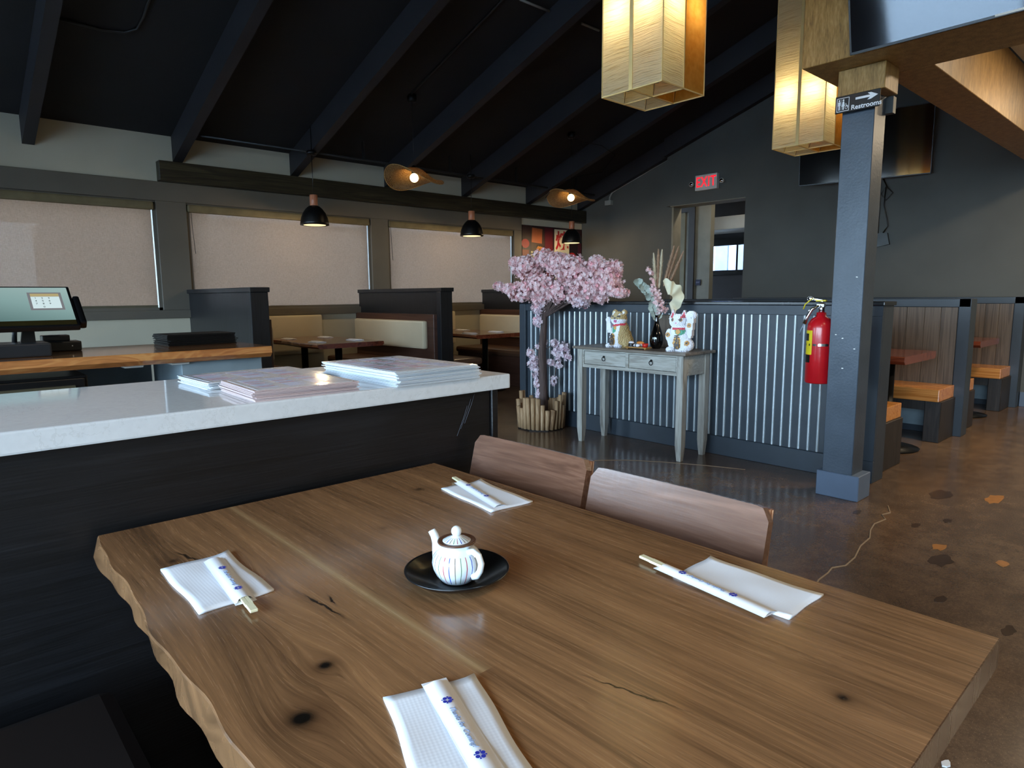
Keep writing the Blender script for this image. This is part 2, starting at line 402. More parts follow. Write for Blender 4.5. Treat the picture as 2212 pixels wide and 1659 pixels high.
obj('wall', MB().box(4, 26, 26, 34, -.05, 4.2), M_ext, t)
for x in (7, 11, 15, 19): obj('window', MB().box(x, x+1.8, 25.95, 26, 1.0, 2.8), M_extd, t)
for (x, y, r, w_) in ((11.6, 14.5, 1.5, 'right'), (3.1, 11.6, .55, 'left')):
    t = thing('bush', 'blurred green bush outside the blinds, '+w_+' one', 'bush', (x, y, -.05)); m = MB(); rb = random.Random(3)
    for k in range(700):
        d = Vector((rb.gauss(0, 1), rb.gauss(0, 1), abs(rb.gauss(0, 1)))).normalized()*r*rb.uniform(.7, 1); p = Vector((x, y, r*.55))+d; q = Vector((rb.gauss(0, 1), rb.gauss(0, 1), rb.gauss(0, 1))).normalized()*r*.12; q2 = q.orthogonal()
        m.add([p-q, p+q2, p+q, p-q2], [(0, 1, 2, 3)])
    obj('foliage', m, M_bush, t)['kind'] = 'stuff'
    obj('stem', MB().tube([(x, y, -.05), (x, y, r*.6)], .06*r+.02, 6), M_stem0, t)

# --- far wall (back), doorway, hallway
m = MB()
m.box(8.9, 9.05, YR, 4.82, 0, 5.4); m.box(8.9, 9.05, 4.82, 6.15, 2.61, 4.3); m.box(9.0, 9.05, 6.08, YW, 0, 3.8)
wall_back = struct('wall_back', m, M_dark)
M_jamb = plain('bare_jamb_paint', '#8c8778', .7)
struct('trim_7', MB().box(8.985, 9.2, 6.07, 6.10, 0, 2.61).box(8.905, 9.2, 4.82, 6.08, 2.60, 2.615), M_jamb)
M_hall = plain('hallway_grey_paint', '#77766b', .75)
m = MB().box(10.3, 10.42, 6.2, 10, 0, 3.4).box(10.3, 10.42, 2.6, 4.4, 0, 3.4).box(9.05, 16, 2.5, 2.6, 0, 3.4).box(9.05, 10.3, 10, 10.1, 0, 3.4)
struct('wall_hallway', m, M_hall)
struct('ceiling_hallway', MB().box(9.05, 16, 2.5, 10, 3.3, 3.4), M_dark)
m = MB().box(12, 12.15, 2.6, 6.45, 0, 3.3).box(12, 12.15, 7.7, 10, 0, 3.3).box(12, 12.15, 6.45, 7.7, 0, 1.70).box(12, 12.15, 6.45, 7.7, 2.2, 3.3)
struct('wall_storeroom', m, plain('storeroom_dark_paint', '#2b2a2c', .8))
struct('trim_8', MB().box(11.2, 12, 4, 10, 2.42, 2.66, .02), M_whitepaint)
wf = struct('window_4', MB().box(11.97, 12.0, 6.38, 7.75, 1.62, 1.71).box(11.97, 12.0, 6.38, 7.75, 2.19, 2.32).box(11.97, 12, 6.38, 6.47, 1.62, 2.3).box(12.02, 12.1, 6.62, 6.66, 1.7, 2.2), M_black)
struct('pane', MB().box(12.06, 12.065, 6.45, 7.7, 1.70, 2.2), M_glass, wf)
d = struct('door_1', MB().box(10.27, 10.31, 6.50, 6.62, 0, 2.80).box(10.27, 10.31, 6.62, 7.6, 2.68, 2.80), plain('door_frame_dark', '#2e2c2a', .6))
struct('door_leaf', MB().box(10.285, 10.305, 6.70, 7.6, 0, 2.68), plain('door_olive_paint', '#6d6952', .7), d)
t = thing('wall_sign', 'small dark blue square plate on the hallway wall beyond the doorway', 'sign', (10.29, 6.43, 1.4))
obj('plate', MB().box(10.285, 10.30, 6.36, 6.46, 1.40, 1.50, .003), plain('navy_plate', '#1c2038', .4), t)
obj('lettering', text_mb('EXIT', .035, FX(10.284, 6.41, 1.45)), plain('pale_print', '#8f93ab', .5), t)
t = thing('door_sign', 'dark narrow sign with faint lettering over the hallway door', 'sign', (10.27, 6.95, 2.83))
obj('plate', MB().box(10.25, 10.27, 6.55, 7.3, 2.83, 2.99, .003), M_black, t)
for yy, ww in ((7.12, .14), (6.90, .20), (6.68, .16)): obj('faint_lettering', MB().box(10.2485, 10.2495, yy-ww/2, yy+ww/2, 2.895, 2.93), plain('dim_print', '#3a3938', .5), t)

# --- other walls, ceiling, rafters
m = MB()
m.box(XF-.15, XF, YR, -2.9, 0, 6).box(XF-.15, XF, 3.8, 5.4, 0, 6).box(XF-.15, XF, 7.8, YW+.2, 0, 6).box(XF-.15, XF, -2.9, 3.8, 0, .1).box(XF-.15, XF, -2.9, 3.8, 2.85, 6).box(XF-.15, XF, 5.4, 7.8, 0, .1).box(XF-.15, XF, 5.4, 7.8, 2.45, 6)
struct('wall_front', m, M_dark)
wf = MB()
for yy in (-2.9, -1.225, .45, 2.1, 3.74): wf.box(XF-.1, XF-.03, yy, yy+.06, .1, 2.85)
wf.box(XF-.1, XF-.03, -2.9, 3.8, .1, .16).box(XF-.1, XF-.03, -2.9, 3.8, 2.79, 2.85)
wf = struct('window_5', wf, M_frame)
for k in range(4): struct('pane', MB().box(XF-.07, XF-.065, -2.86+1.67*k, -1.2+1.67*k, .14, 2.81), M_glass, wf)
wf = struct('window_10', MB().box(XF-.1, XF-.03, 5.4, 5.46, .1, 2.45).box(XF-.1, XF-.03, 7.74, 7.8, .1, 2.45).box(XF-.1, XF-.03, 6.57, 6.63, .1, 2.45).box(XF-.1, XF-.03, 5.4, 7.8, .1, .16).box(XF-.1, XF-.03, 5.4, 7.8, 2.39, 2.45), M_frame)
for k in range(2): struct('pane', MB().box(XF-.07, XF-.065, 5.45+1.17*k, 6.59+1.17*k, .14, 2.41), M_glass, wf)
m = MB().box(XF-.15, 9.05, YR-.15, YR, 0, .7).box(XF-.15, 9.05, YR-.15, YR, 2.75, 4.6)
wr = [(-3.2, -.4), (-.1, 2.7), (3.0, 5.8), (6.1, 8.8)]
xs = [XF-.15]+[v for p in wr for v in p]+[9.05]
for k in range(0, len(xs), 2): m.box(xs[k], xs[k+1], YR-.15, YR, .7, 2.75)
struct('wall_right', m, M_dark)
g = G('pale_fill_blind'); n1 = g.noise(None, 300, 2); cc = g.ramp(n1, [(.3, hx('#7d715f')), (.7, hx('#877b69'))])
M_fill_blind = g.end(g.ms(.8, g.diff(cc), g.trans(cc)))
for k, (a, b) in enumerate(wr):  # unseen blinded windows, added for warm light from the right
    wf = struct('window_%d' % (6+k), MB().box(a, a+.05, YR-.1, YR-.02, .7, 2.75).box(b-.05, b, YR-.1, YR-.02, .7, 2.75).box(a, b, YR-.1, YR-.02, .7, .75).box(a, b, YR-.1, YR-.02, 2.7, 2.75), M_frame)
    struct('fill_blind_screen', MB().box(a+.02, b-.02, YR-.02, YR-.018, .74, 2.72), M_fill_blind, wf)
m = MB()
for (y0, y1) in ((YW+.2, RIDGE_Y), (RIDGE_Y, YR-.15)):
    z0, z1 = ceil_z(y0) if y0 <= 8 else 3-.0667, ceil_z(y1)
    m.add([(XF-.15, y0, z0), (9.1, y0, z0), (9.1, y1, z1), (XF-.15, y1, z1), (XF-.15, y0, z0+.15), (9.1, y0, z0+.15), (9.1, y1, z1+.15), (XF-.15, y1, z1+.15)],
          [(0, 1, 2, 3), (7, 6, 5, 4), (0, 4, 5, 1), (1, 5, 6, 2), (2, 6, 7, 3), (3, 7, 4, 0)])
ceiling = struct('ceiling', m, M_ceil)
def rafter(x0, x1, ya=YW, yb=RIDGE_Y, dep=.265):
    m = MB(); za, zb = ceil_z(ya), ceil_z(yb)
    m.add([(x0, ya, za-dep), (x1, ya, za-dep), (x1, yb, zb-dep), (x0, yb, zb-dep), (x0, ya, za+.02), (x1, ya, za+.02), (x1, yb, zb+.02), (x0, yb, zb+.02)],
          [(0, 1, 2, 3), (7, 6, 5, 4), (0, 4, 5, 1), (1, 5, 6, 2), (2, 6, 7, 3), (3, 7, 4, 0)])
    return m
for k in range(-3, 6):
    xc = .985+1.337*k; struct('rafter', rafter(xc-.05, xc+.05), M_raft, ceiling)
struct('rafter', rafter(8.88, 8.98, YW, 6.15), M_raft, ceiling)
struct('rafter', rafter(8.80, 8.90, 6.15, RIDGE_Y), M_raft, ceiling)
for k in range(-1, 4):   # far-slope rafters
    xc = .985+1.337*k
    m = rafter(xc-.05, xc+.05, RIDGE_Y, RIDGE_Y); m = MB()
    za, zb = 5.5, ceil_z(YR)
    m.add([(xc-.05, .5, za-.265), (xc+.05, .5, za-.265), (xc+.05, YR, zb-.265), (xc-.05, YR, zb-.265), (xc-.05, .5, za+.02), (xc+.05, .5, za+.02), (xc+.05, YR, zb+.02), (xc-.05, YR, zb+.02)],
          [(0, 1, 2, 3), (7, 6, 5, 4), (0, 4, 5, 1), (1, 5, 6, 2), (2, 6, 7, 3), (3, 7, 4, 0)])
    struct('rafter', m, M_raft, ceiling)
# lower ceiling over the right-hand aisle
struct('ceiling_aisle', MB().box(4.36, 8.9, YR, 1.24, 2.965, 3.05), M_whitepaint)

for (x, y, pw) in ((9.68, 5.6, 3.5), (11.1, 5.0, 4)):  # unseen lamps added to brighten the hallway and storeroom
    t = thing('fill_light', 'small flush fill lamp added on the hallway ceiling, '+('nearer' if x < 10 else 'farther')+' one', 'fill light', (x, y, 3.3))
    obj('housing', MB().lathe([(.001, 0), (.1, 0), (.1, -.03), (.001, -.03)], (x, y, 3.3), 20), M_white, t)
    l = bpy.data.lights.new('hall_fill_light', 'AREA'); l.shape = 'DISK'; l.size = .2; l.energy = pw; l.color = (1, .86, .66)
    o = bpy.data.objects.new('hall_fill_light', l); COL.objects.link(o); o.parent = t; o.location = (0, 0, -.034)
M_lamp = emis('fill_lamp_lens', '#ffe2b0', 1.2)
def fill_downlight(x, y, z, power, label):  # unseen lamp, added as warm fill for floor and walls
    t = thing('fill_light', label, 'fill light', (x, y, z))
    obj('housing', MB().lathe([(.001, 0), (.19, 0), (.19, -.03), (.17, -.03), (.17, -.012), (.001, -.012)], (x, y, z), 28), M_white, t)
    obj('lens', MB().lathe([(.001, -.02), (.168, -.02), (.168, -.013), (.001, -.013)], (x, y, z), 28), M_lamp, t)
    l = bpy.data.lights.new('fill_downlight', 'AREA'); l.shape = 'DISK'; l.size = .33; l.energy = power; l.color = (1, .80, .55)
    o = bpy.data.objects.new('fill_downlight', l); COL.objects.link(o); o.parent = t; o.location = (0, 0, -.034)
for (x, y, w_) in ((5.6, .3, 'nearest the right booth table'), (7.6, .3, 'nearest the far right booth table'), (5.6, -1.7, 'farther from the booths, near side'), (7.6, -1.7, 'farther from the booths, far side')):
    fill_downlight(x, y, 2.964, 9, 'round downlight added unseen in the low aisle ceiling, '+w_)
for (x, y, w_) in ((2.2, -1.4, 'right of the dining table'), (-1.0, -1.4, 'behind the viewer')):  # unseen high lamps with stems, added as warm fill
    t = thing('fill_lamp_stem', 'short black stem of the added fill lamp '+w_, 'fill lamp stem', (x, y, 4.6)); obj('rod', MB().tube([(x, y, 4.30), (x, y, ceil_z(y)+.01)], .02, 8), M_black, t)
    fill_downlight(x, y, 4.30, 8, 'round fill lamp added under the high ceiling '+w_)
# --- conduits
M_bcond = plain('black_conduit', '#1c1c1d', .5)
t = thing('conduit', 'long black conduit running under the rafters along the window wall', 'pipe', (5.6, 7.5, 2.94))
obj('pipe', MB().tube([(2.42, 7.5, 2.945), (8.75, 7.5, 2.93)], .014, 8), M_bcond, t)
for x in (4.35, 5.7, 6.95, 8.3): obj('clip', MB().box(x-.01, x+.01, 7.48, 7.52, 2.945, 3.165), M_bcond, t)
def cz(y, d=.015): return ceil_z(y)-d
solo('conduit', MB().tube([(1.03, 6.54, cz(6.54)), (1.38, 6.56, cz(6.56)), (1.55, 6.53, cz(6.53)), (1.63, 6.45, cz(6.45)), (1.645, 6.3, cz(6.3)), (1.645, 5.0, cz(5.0))], .012, 8), M_bcond, 'black conduit bending on the ceiling between the two leftmost rafters', 'pipe')
solo('conduit', MB().tube([(4.38, 6.45, cz(6.45)), (4.40, 4.8, cz(4.8)), (4.41, 3.4, cz(3.4))], .012, 8), M_bcond, 'black conduit running up the ceiling from the left woven pendant', 'pipe')
m = MB().tube([(3.75, 4.84, cz(4.84, .02)), (4.92, 4.84, cz(4.84, .02))], .014, 8)
solo('ceiling_pipe', MB().tube([(4.55, 4.84, cz(4.84, .02)), (4.995, 4.84, cz(4.84, .02))], .013, 8), M_conduit, 'short pale pipe on the ceiling left of the big paper lantern, upper piece', 'pipe')
solo('ceiling_pipe', MB().tube([(5.415, 4.83, cz(4.83, .02)), (5.69, 4.83, cz(4.83, .02))], .013, 8), M_conduit, 'short pale pipe on the ceiling left of the big paper lantern, lower piece', 'pipe')
t = thing('conduit', 'white conduit slanting down the far grey wall to a small box', 'pipe', (8.98, 7.35, 2.8))
obj('pipe', MB().tube([(8.985, 6.18, 3.35), (8.985, 7.2, 3.01), (8.985, 7.30, 2.97), (8.985, 7.35, 2.90), (8.985, 7.36, 2.84)], .014, 8), plain('pale_conduit', '#a5a69f', .5), t)
obj('junction_box', MB().box(8.93, 9.0, 7.29, 7.42, 2.76, 2.84, .005), plain('pale_conduit', '#a5a69f'), t)
solo('pendant_cable', MB().tube([(7.08, 6.5, 3.44), (7.25, 6.45, 3.40), (7.5, 6.3, 3.36), (7.62, 6.15, 3.22), (7.5, 6.3, 2.98), (7.1, 6.45, 2.9), (6.8, 6.6, 2.75), (6.72, 6.65, 2.6)], .006, 6), M_blackm, 'thin loose cable looping beside the right woven pendant', 'cable')

# ================================================================== GOLD BEAMS, COLUMN, TVS
t = thing('beam', 'gold fibre-wrapped box beam carrying the large television', 'beam', (4.08, .2, 2.505))
obj('wrapping', MB().box(3.855, 4.34, -2.9, 1.775, 2.505, 3.75, .003), M_gold, t)
t = thing('beam', 'gold fibre-wrapped cross beam running back over the right-hand booths', 'beam', (6.6, 1.37, 2.505))
obj('wrapping', MB().box(4.342, 8.898, 1.25, 1.50, 2.505, 2.965, .003), M_gold, t)
t = thing('column', 'dark slate square column with a gold cap and blue-grey base block', 'column', (4.18, 1.54, 0))
g = G('slate_column_paint'); n1 = g.noise(None, 5, 4); n2 = g.noise(None, 70, 3)
chp = g.noise(None, 9, 5, .8); cc = g.ramp(n1, [(.3, hx('#34404c')), (.7, hx('#434f5c'))])
cc = g.mix((chp-.76).mx(0)*14, cc, hx('#cfd4d8'))
M_post = g.end(g.bsdf(cc, .38, 0, g.bump(n2, .25, .004)))
obj('shaft', MB().box(4.095, 4.265, 1.46, 1.635, .15, 2.37, .003), M_post, t)
obj('cap', MB().box(4.05, 4.254, 1.40, 1.65, 2.362, 2.504, .003), M_gold, t)
obj('bracket', MB().box(4.255, 4.30, 1.42, 1.50, 2.27, 2.36), plain('dull_grey_metal', '#4f5354', .5, .4), t)
obj('base_block', MB().box(4.085, 4.275, 1.415, 1.665, 0, .155, .004), plain('blue_grey_base_paint', '#5b6b80', .5, var=.05), t)
for (a, b) in ((1.5, 1.34), (1.56, .98), (1.49, .92), (1.55, .8), (1.60, 1.0)):
    obj('paint_chip', MB().prism(blob(0, 0, .006, .003, 7), 0, .0008, FX(4.095, a, b)), M_white, t)

def tv(name, label, x, y0, y1, z0, z1, tilt, origin, yaw_=0):
    t = thing(name, label, 'television', origin)
    hgt = z1-z0; M = Matrix.Translation((x, y0, z0)) @ Matrix.Rotation(yaw_, 4, 'Z') @ Matrix.Translation((0, -y0, 0)) @ Matrix.Rotation(-tilt, 4, 'Y')
    obj('casing', MB().box(.004, .045, y0, y1, 0, hgt, .004).xform(M), M_black, t)
    obj('bezel', MB().box(-.003, .006, y0, y1, 0, .012).box(-.003, .006, y0, y1, hgt-.010, hgt).box(-.003, .006, y0, y0+.008, 0, hgt).box(-.003, .006, y1-.008, y1, 0, hgt).xform(M), M_black, t)
    obj('screen', MB().box(-.0015, .004, y0+.008, y1-.008, .012, hgt-.01).xform(M), M_screen, t)
    obj('wall_mount', MB().box(.045, .11, (y0+y1)/2-.2, (y0+y1)/2+.2, hgt*.3, hgt*.7).xform(M), M_blackm, t)
    return t
g = G('glossy_tv_glass'); sm = g.noise(None, 4, 3)
M_screen = g.end(g.bsdf((.004, .004, .006, 1), .04+sm*.05, 0, None, 1.0, .8, .05))
t = tv('television', 'large black television on the gold beam above the column, reflecting daylight', 3.79, .02, 1.49, 2.49, 3.32, math.radians(14), (3.8, .75, 2.5))
obj('status_bar', MB().box(3.783, 3.79, .75, .86, 2.492, 2.502), M_whitepaint, t)
M_sm = plain('smudge', '#5c626b', .7)
for (a, b, r) in ((1.43, 2.63, .014), (1.40, 2.635, .012), (1.35, 2.63, .012), (1.30, 2.61, .014), (1.27, 2.62, .01)):
    pass
t = tv('television', 'wall television half hidden behind the column, glowing with lantern reflection', 8.80, 2.49, 3.92, 2.60, 3.38, math.radians(3.5), (8.7, 3.2, 2.6), math.radians(11))
obj('wall_arm', MB().box(8.6, 8.9, 3.1, 3.25, 2.9, 3.05), M_blackm, t)
t = thing('television_cables', 'tangle of thin black cables hanging below the far television', 'cable', (8.88, 3.0, 2.3))
obj('cable', MB().tube([(8.88, 3.02, 2.62), (8.87, 2.96, 2.5), (8.87, 2.90, 2.44), (8.87, 2.97, 2.36), (8.87, 3.03, 2.44), (8.87, 2.98, 2.52), (8.87, 2.99, 2.3), (8.87, 2.95, 2.15), (8.87, 2.93, 2.05), (8.87, 2.98, 1.97)], .007, 6), M_black, t)
obj('cable', MB().tube([(8.88, 3.05, 2.62), (8.88, 3.04, 2.3), (8.88, 3.04, 1.97)], .005, 6), M_black, t)
t = thing('outlet_box', 'small dark outlet box on the far wall where the television cables end', 'box', (8.88, 3.0, 1.9))
obj('housing', MB().prism([(0, 0), (.16, .03), (.13, .17), (-.01, .17)], 0, .04, FX(8.90, 3.06, 1.80)), plain('dull_grey_metal', '#4f5354'), t)

# restroom sign
t = thing('restroom_sign', 'black Restrooms sign with white arrow under the gold column cap', 'sign', (4.06, 1.53, 2.31))
obj('plate', MB().box(4.04, 4.047, 1.417, 1.655, 2.268, 2.362, .002), M_black, t)
M_wp = plain('white_print', '#e6e8ea', .5)
obj('lettering', text_mb('Restrooms', .036, FX(4.039, 1.487, 2.287), .0006, .0006), M_wp, t)
F = FX(4.0392, 1.49, 2.332)
obj('arrow', MB().prism([(-.055, -.006), (.022, -.006), (.008, -.018), (.026, -.018), (.062, 0), (.026, .018), (.008, .018), (.022, .006), (-.055, .006)], 0, .0012, F), M_wp, t)
F = FX(4.0392, 1.612, 2.313)
fr = MB()
for (a, b, c_, d_) in ((-.032, .032, .034, .037), (-.032, .032, -.037, -.034), (-.034, -.031, -.036, .036), (.031, .034, -.036, .036)): fr.prism([(a, c_), (b, c_), (b, d_), (a, d_)], 0, .001, F)
obj('icon_frame', fr, M_wp, t)
ic = MB()
for cx_ in (-.02, .002):
    ic.prism([(cx_+.005*math.cos(k*PI/4), .024+.005*math.sin(k*PI/4)) for k in range(8)], 0, .001, F)
    if cx_ < 0: ic.prism([(cx_-.007, .017), (cx_-.007, -.004), (cx_-.004, -.004), (cx_-.004, -.028), (cx_+.004, -.028), (cx_+.004, -.004), (cx_+.007, -.004), (cx_+.007, .017)], 0, .001, F)
    else: ic.prism([(cx_-.004, .017), (cx_-.009, -.010), (cx_-.004, -.010), (cx_-.004, -.028), (cx_+.004, -.028), (cx_+.004, -.010), (cx_+.009, -.010), (cx_+.004, .017)], 0, .001, F)
ic.prism([(-.0095, -.03), (-.0085, -.03), (-.0085, .03), (-.0095, .03)], 0, .001, F)
ring = [(.019+.008*math.cos(k*PI/8), -.018+.008*math.sin(k*PI/8)) for k in range(16)]
for k in range(16):
    a, b = ring[k], ring[(k+1) % 16]; mm = lambda p, q: (.019+(p[0]-.019)*q, -.018+(p[1]+.018)*q)
    ic.prism([a, b, mm(b, .7), mm(a, .7)], 0, .001, F)
ic.prism([(.014, .006), (.017, .006), (.019, -.006), (.026, -.006), (.029, -.016), (.026, -.017), (.023, -.009), (.016, -.009)], 0, .001, F)
obj('pictogram', ic, M_wp, t)

# exit sign
t = thing('exit_sign', 'lit red EXIT sign with two small lamp heads above the far doorway', 'exit sign', (8.88, 5.42, 2.9))
obj('housing', MB().box(8.83, 8.898, 5.24, 5.60, 2.775, 2.995, .006), M_white, t)
M_exit = emis('exit_red', '#ff2030', .38)
obj('lettering', text_mb('EXIT', .205, FX(8.828, 5.42, 2.885), .001, .002, 1.12, .72), M_exit, t)
for yy, zz in ((5.67, 2.88), (5.17, 2.875)):
    l = obj('lamp_head', MB().lathe([(.001, .03), (.02, .03), (.03, .01), (.035, -.02), (.034, -.03), (.001, -.03)], (8.86, yy, zz), 14, Matrix.Rotation(PI/2, 4, 'Y')), M_white, t)
    obj('lens', MB().lathe([(.001, -.033), (.027, -.033), (.027, -.028), (.001, -.028)], (8.86, yy, zz), 14, Matrix.Rotation(PI/2, 4, 'Y')), M_chrome, l)

# ================================================================== HALF WALL with corrugated metal, its highlights built as pale ribs
t = thing('half_wall', 'dark slate half wall with corrugation highlights as pale ribs behind the console table', 'partition', (4.665, 3.18, 0))
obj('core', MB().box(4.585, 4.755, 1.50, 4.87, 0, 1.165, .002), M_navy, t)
obj('top_rail', MB().box(4.565, 4.585, 1.50, 4.87, 1.098, 1.165, .002), M_navy, t)
obj('bottom_rail', MB().box(4.560, 4.585, 1.50, 4.88, 0, .148, .003), M_navy, t)
obj('cap', MB().box(4.55, 4.775, 1.49, 4.885, 1.165, 1.192, .006), plain('satin_black_cap', '#1b1e22', .22), t)
obj('end_trim', MB().box(4.555, 4.585, 4.80, 4.885, 0, 1.165, .003).box(4.56, 4.585, 1.5, 1.58, .148, 1.1, .003), M_navy, t)
highlight_rib = None
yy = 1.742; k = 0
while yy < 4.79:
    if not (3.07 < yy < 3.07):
        if highlight_rib is None:
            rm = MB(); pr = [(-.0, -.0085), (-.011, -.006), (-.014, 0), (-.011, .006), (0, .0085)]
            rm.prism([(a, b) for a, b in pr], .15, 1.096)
            highlight_rib = obj('highlight_rib', rm, M_highlight, t, world=False); base = highlight_rib
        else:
            base = highlight_rib.copy(); COL.objects.link(base)
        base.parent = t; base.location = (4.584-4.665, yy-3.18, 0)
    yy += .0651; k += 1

# ================================================================== WINDOW-SIDE BOOTHS
def booth_partition(xa, label):
    t = thing('booth_partition', label, 'partition', (xa+.08, 7.05, 0))
    obj('core', MB().box(xa+.01, xa+.155, 6.20, 7.998, 0, 1.30, .003), M_booth, t)
    obj('cap', MB().box(xa-.01, xa+.175, 6.10, 7.998, 1.30, 1.345, .005), M_booth, t)
    obj('end_post', MB().box(xa-.004, xa+.165, 6.12, 6.20, 0, 1.30, .006), M_booth, t)
    return t
booth_partition(2.32, 'black wooden booth divider behind the black menu stack')
booth_partition(4.48, 'black wooden booth divider between the two lit window booths')
booth_partition(6.65, 'black wooden booth divider beside the cherry blossom tree')
def bench(xp, s, label, wid=.46, y0=6.2):
    """bench on the face x = xp; s = -1 extends towards -X"""
    t = thing('booth_bench', label, 'bench', (xp+s*.25, 7.1, 0))
    X = lambda d: xp+s*d
    obj('back_panel', MB().box(X(.002), X(.06), y0, 7.995, 0, 1.04, .003), M_brownlam, t)
    obj('back_cushion', MB().box(X(.06), X(.125), y0+.12, 7.93, .635, .965, .025), M_cream, t)
    obj('base', MB().box(X(.06), X(wid), y0+.03, 7.92, 0, .41, .003), M_brownlam, t)
    obj('seat_cushion', MB().box(X(.062), X(wid+.05), y0-.02, 7.92, .41, .50, .04), M_seat, t)
    return t
bench(2.475, 1, 'brown cushioned booth bench behind the first black divider')
bench(4.49, -1, 'brown booth bench with cream back cushion in the left window booth', .5)
bench(4.635, 1, 'brown booth bench backing onto the middle black divider, rounded seat end')
bench(6.66, -1, 'brown booth bench with cream cushion left of the blossom tree', .56)
bench(6.805, 1, 'brown booth bench hidden behind the blossom tree divider')
bench(8.99, -1, 'brown booth bench against the far grey wall under the poster corner')
for i, (a, b) in enumerate([(3.04, 3.86), (5.2, 6.02), (7.37, 8.4)]):
    l = ['left window booth', 'middle window booth', 'last window booth'][i]
    solo('wall_cushion', MB().box(a-.05, b+.05, 7.925, 7.99, .535, 1.025, .02), M_cream, 'long cream padded cushion along the window wall in the '+l, 'cushion')
M_redtop = wood('red_brown_slab', '#4a1e12', '#6d3220', '#8f4c30', 'y', .18, 12, 1, 100, coat=.5)
def slab(x0, x1, y0, y1, z1, th, wob=.015, seed=1, along='y', taper=0):
    rnd = random.Random(seed); n = 16; L = []; Rr = []
    for k in range(n+1):
        q = k/n; y = y0+(y1-y0)*q
        L.append((x0+wob*math.sin(q*9+seed)+rnd.uniform(-.3, .3)*wob, y)); Rr.append((x1+wob*math.sin(q*7+seed*2)+rnd.uniform(-.3, .3)*wob, y))
    poly = L+list(reversed(Rr)); cx_ = (x0+x1)/2
    m = MB(); N = len(poly); vs = []
    for (dz, k) in ((0, .0), (-.006, .006), (-th*.6, .010), (-th, -.018)):
        for (a, b) in poly: vs.append((a+(k if a > cx_ else -k), b, z1+dz))
    fs = [tuple(range(N-1, -1, -1)) if 0 else tuple(range(N))]
    for r in range(3):
        for i in range(N): fs.append((r*N+i, (r+1)*N+i, (r+1)*N+(i+1) % N, r*N+(i+1) % N))
    fs.append(tuple(3*N+i for i in reversed(range(N))))
    # orientation: poly runs up left side then back => clockwise seen from above; flip
    m.add(vs, [tuple(reversed(f)) for f in fs]); return m
def pedestal(m, x, y, z1, r=.04):
    m.lathe([(r, z1), (r, .02), (r*1.2, .02)][::-1], (x, y, 0), 14); return m
def booth_table(cx_, label, y0=6.36, y1=7.86):
    t = thing('booth_table', label, 'table', (cx_, (y0+y1)/2, 0))
    obj('tabletop', slab(cx_-.4, cx_+.4, y0, y1, .76, .05, .02, int(cx_*10)), M_redtop, t)
    for yy in (y0+.32, y1-.32):
        obj('leg', pedestal(MB(), cx_, yy, .71), M_blackm, t)
        obj('foot', MB().lathe([(.001, 0), (.26, 0), (.27, .008), (.1, .022), (.001, .03)], (cx_, yy, 0), 20), M_blackm, t)
    return t
booth_table(3.47, 'red-brown live-edge table in the left window booth')
booth_table(5.60, 'red-brown live-edge table in the middle window booth')
booth_table(7.80, 'red-brown live-edge table in the last window booth, mostly hidden')
def far_setting(x, y, z, rz, where):
    o = solo('napkin', MB().box(-.06, .06, -.10, .10, 0, .004).box(-.05, .058, -.09, .095, .004, .007), M_napkin, 'white folded napkin '+where, 'napkin', world=False)
    o.location = (x, y, z); o.rotation_euler = (0, 0, rz)
    s_ = solo('chopstick_sleeve', MB().box(-.017, .017, -.1, .1, 0, .006, .002).box(-.007, .007, .1, .135, .001, .005), M_sleeve, 'paper chopstick sleeve '+where, 'chopstick sleeve', world=False)
    s_.location = (x+.01, y, z+.0072); s_.rotation_euler = (0, 0, rz+.1)
for (x, y, w_) in ((3.24, 7.45, 'at the back left of the left booth table'), (3.70, 7.45, 'at the back right of the left booth table'), (3.24, 6.72, 'at the front left of the left booth table'), (3.70, 6.72, 'at the front right of the left booth table'),
                   (5.37, 7.45, 'at the back left of the middle booth table'), (5.83, 7.45, 'at the back right of the middle booth table'), (5.37, 6.72, 'at the front left of the middle booth table'), (5.83, 6.72, 'at the front right of the middle booth table')):
    far_setting(x, y, .7605, 0, w_)

# ================================================================== RIGHT-HAND BOOTHS
M_plank = wood('grey_brown_plank', '#3c342c', '#564a3e', '#746555', 'z', .5, 22, .9, 160)
M_oak = wood('honey_butcher_block', '#a4642a', '#c68343', '#dda05c', 'y', .25, 16, .9, 100, coat=.3)
M_leg = wood('black_brown_leg', '#141211', '#231f1d', '#3c3532', 'z', .5, 26, 1.5, 160)
M_kick = plain('pale_blue_kick_paint', '#7d8c93', .7)
def right_partition(x0, x1, label, far=False):
    t = thing('booth_partition', label, 'partition', ((x0+x1)/2, 3.2, 0))
    obj('core', MB().box(x0+.02, x1-.003, 1.505, 4.86, 0, 1.15, .002), M_navy, t)
    obj('frame', MB().box(x0, x0+.02, 1.50, 4.86, 1.12, 1.19, .003).box(x0+.02, x1, 1.50, 4.86, 1.15, 1.19, .003).box(x0, x1, 1.495, 1.585, 0, 1.19, .003), M_navy, t)
    y = 1.59; rnd = random.Random(3)
    while y < 4.8:
        wd = rnd.choice([.10, .125, .14, .16]); obj('plank', MB().box(x0+.004, x0+.02, y+.001, min(y+wd-.001, 4.85), .40, 1.118, .0015), M_plank, t); y += wd
    obj('kick_panel', MB().box(x0+.006, x0+.02, 1.68, 4.8, .06, .32, .002), M_kick, t)
    return t
right_partition(6.62, 6.79, 'plank-faced booth divider with slate frame just right of the column')
right_partition(8.73, 8.897, 'plank-faced booth back against the far right wall')
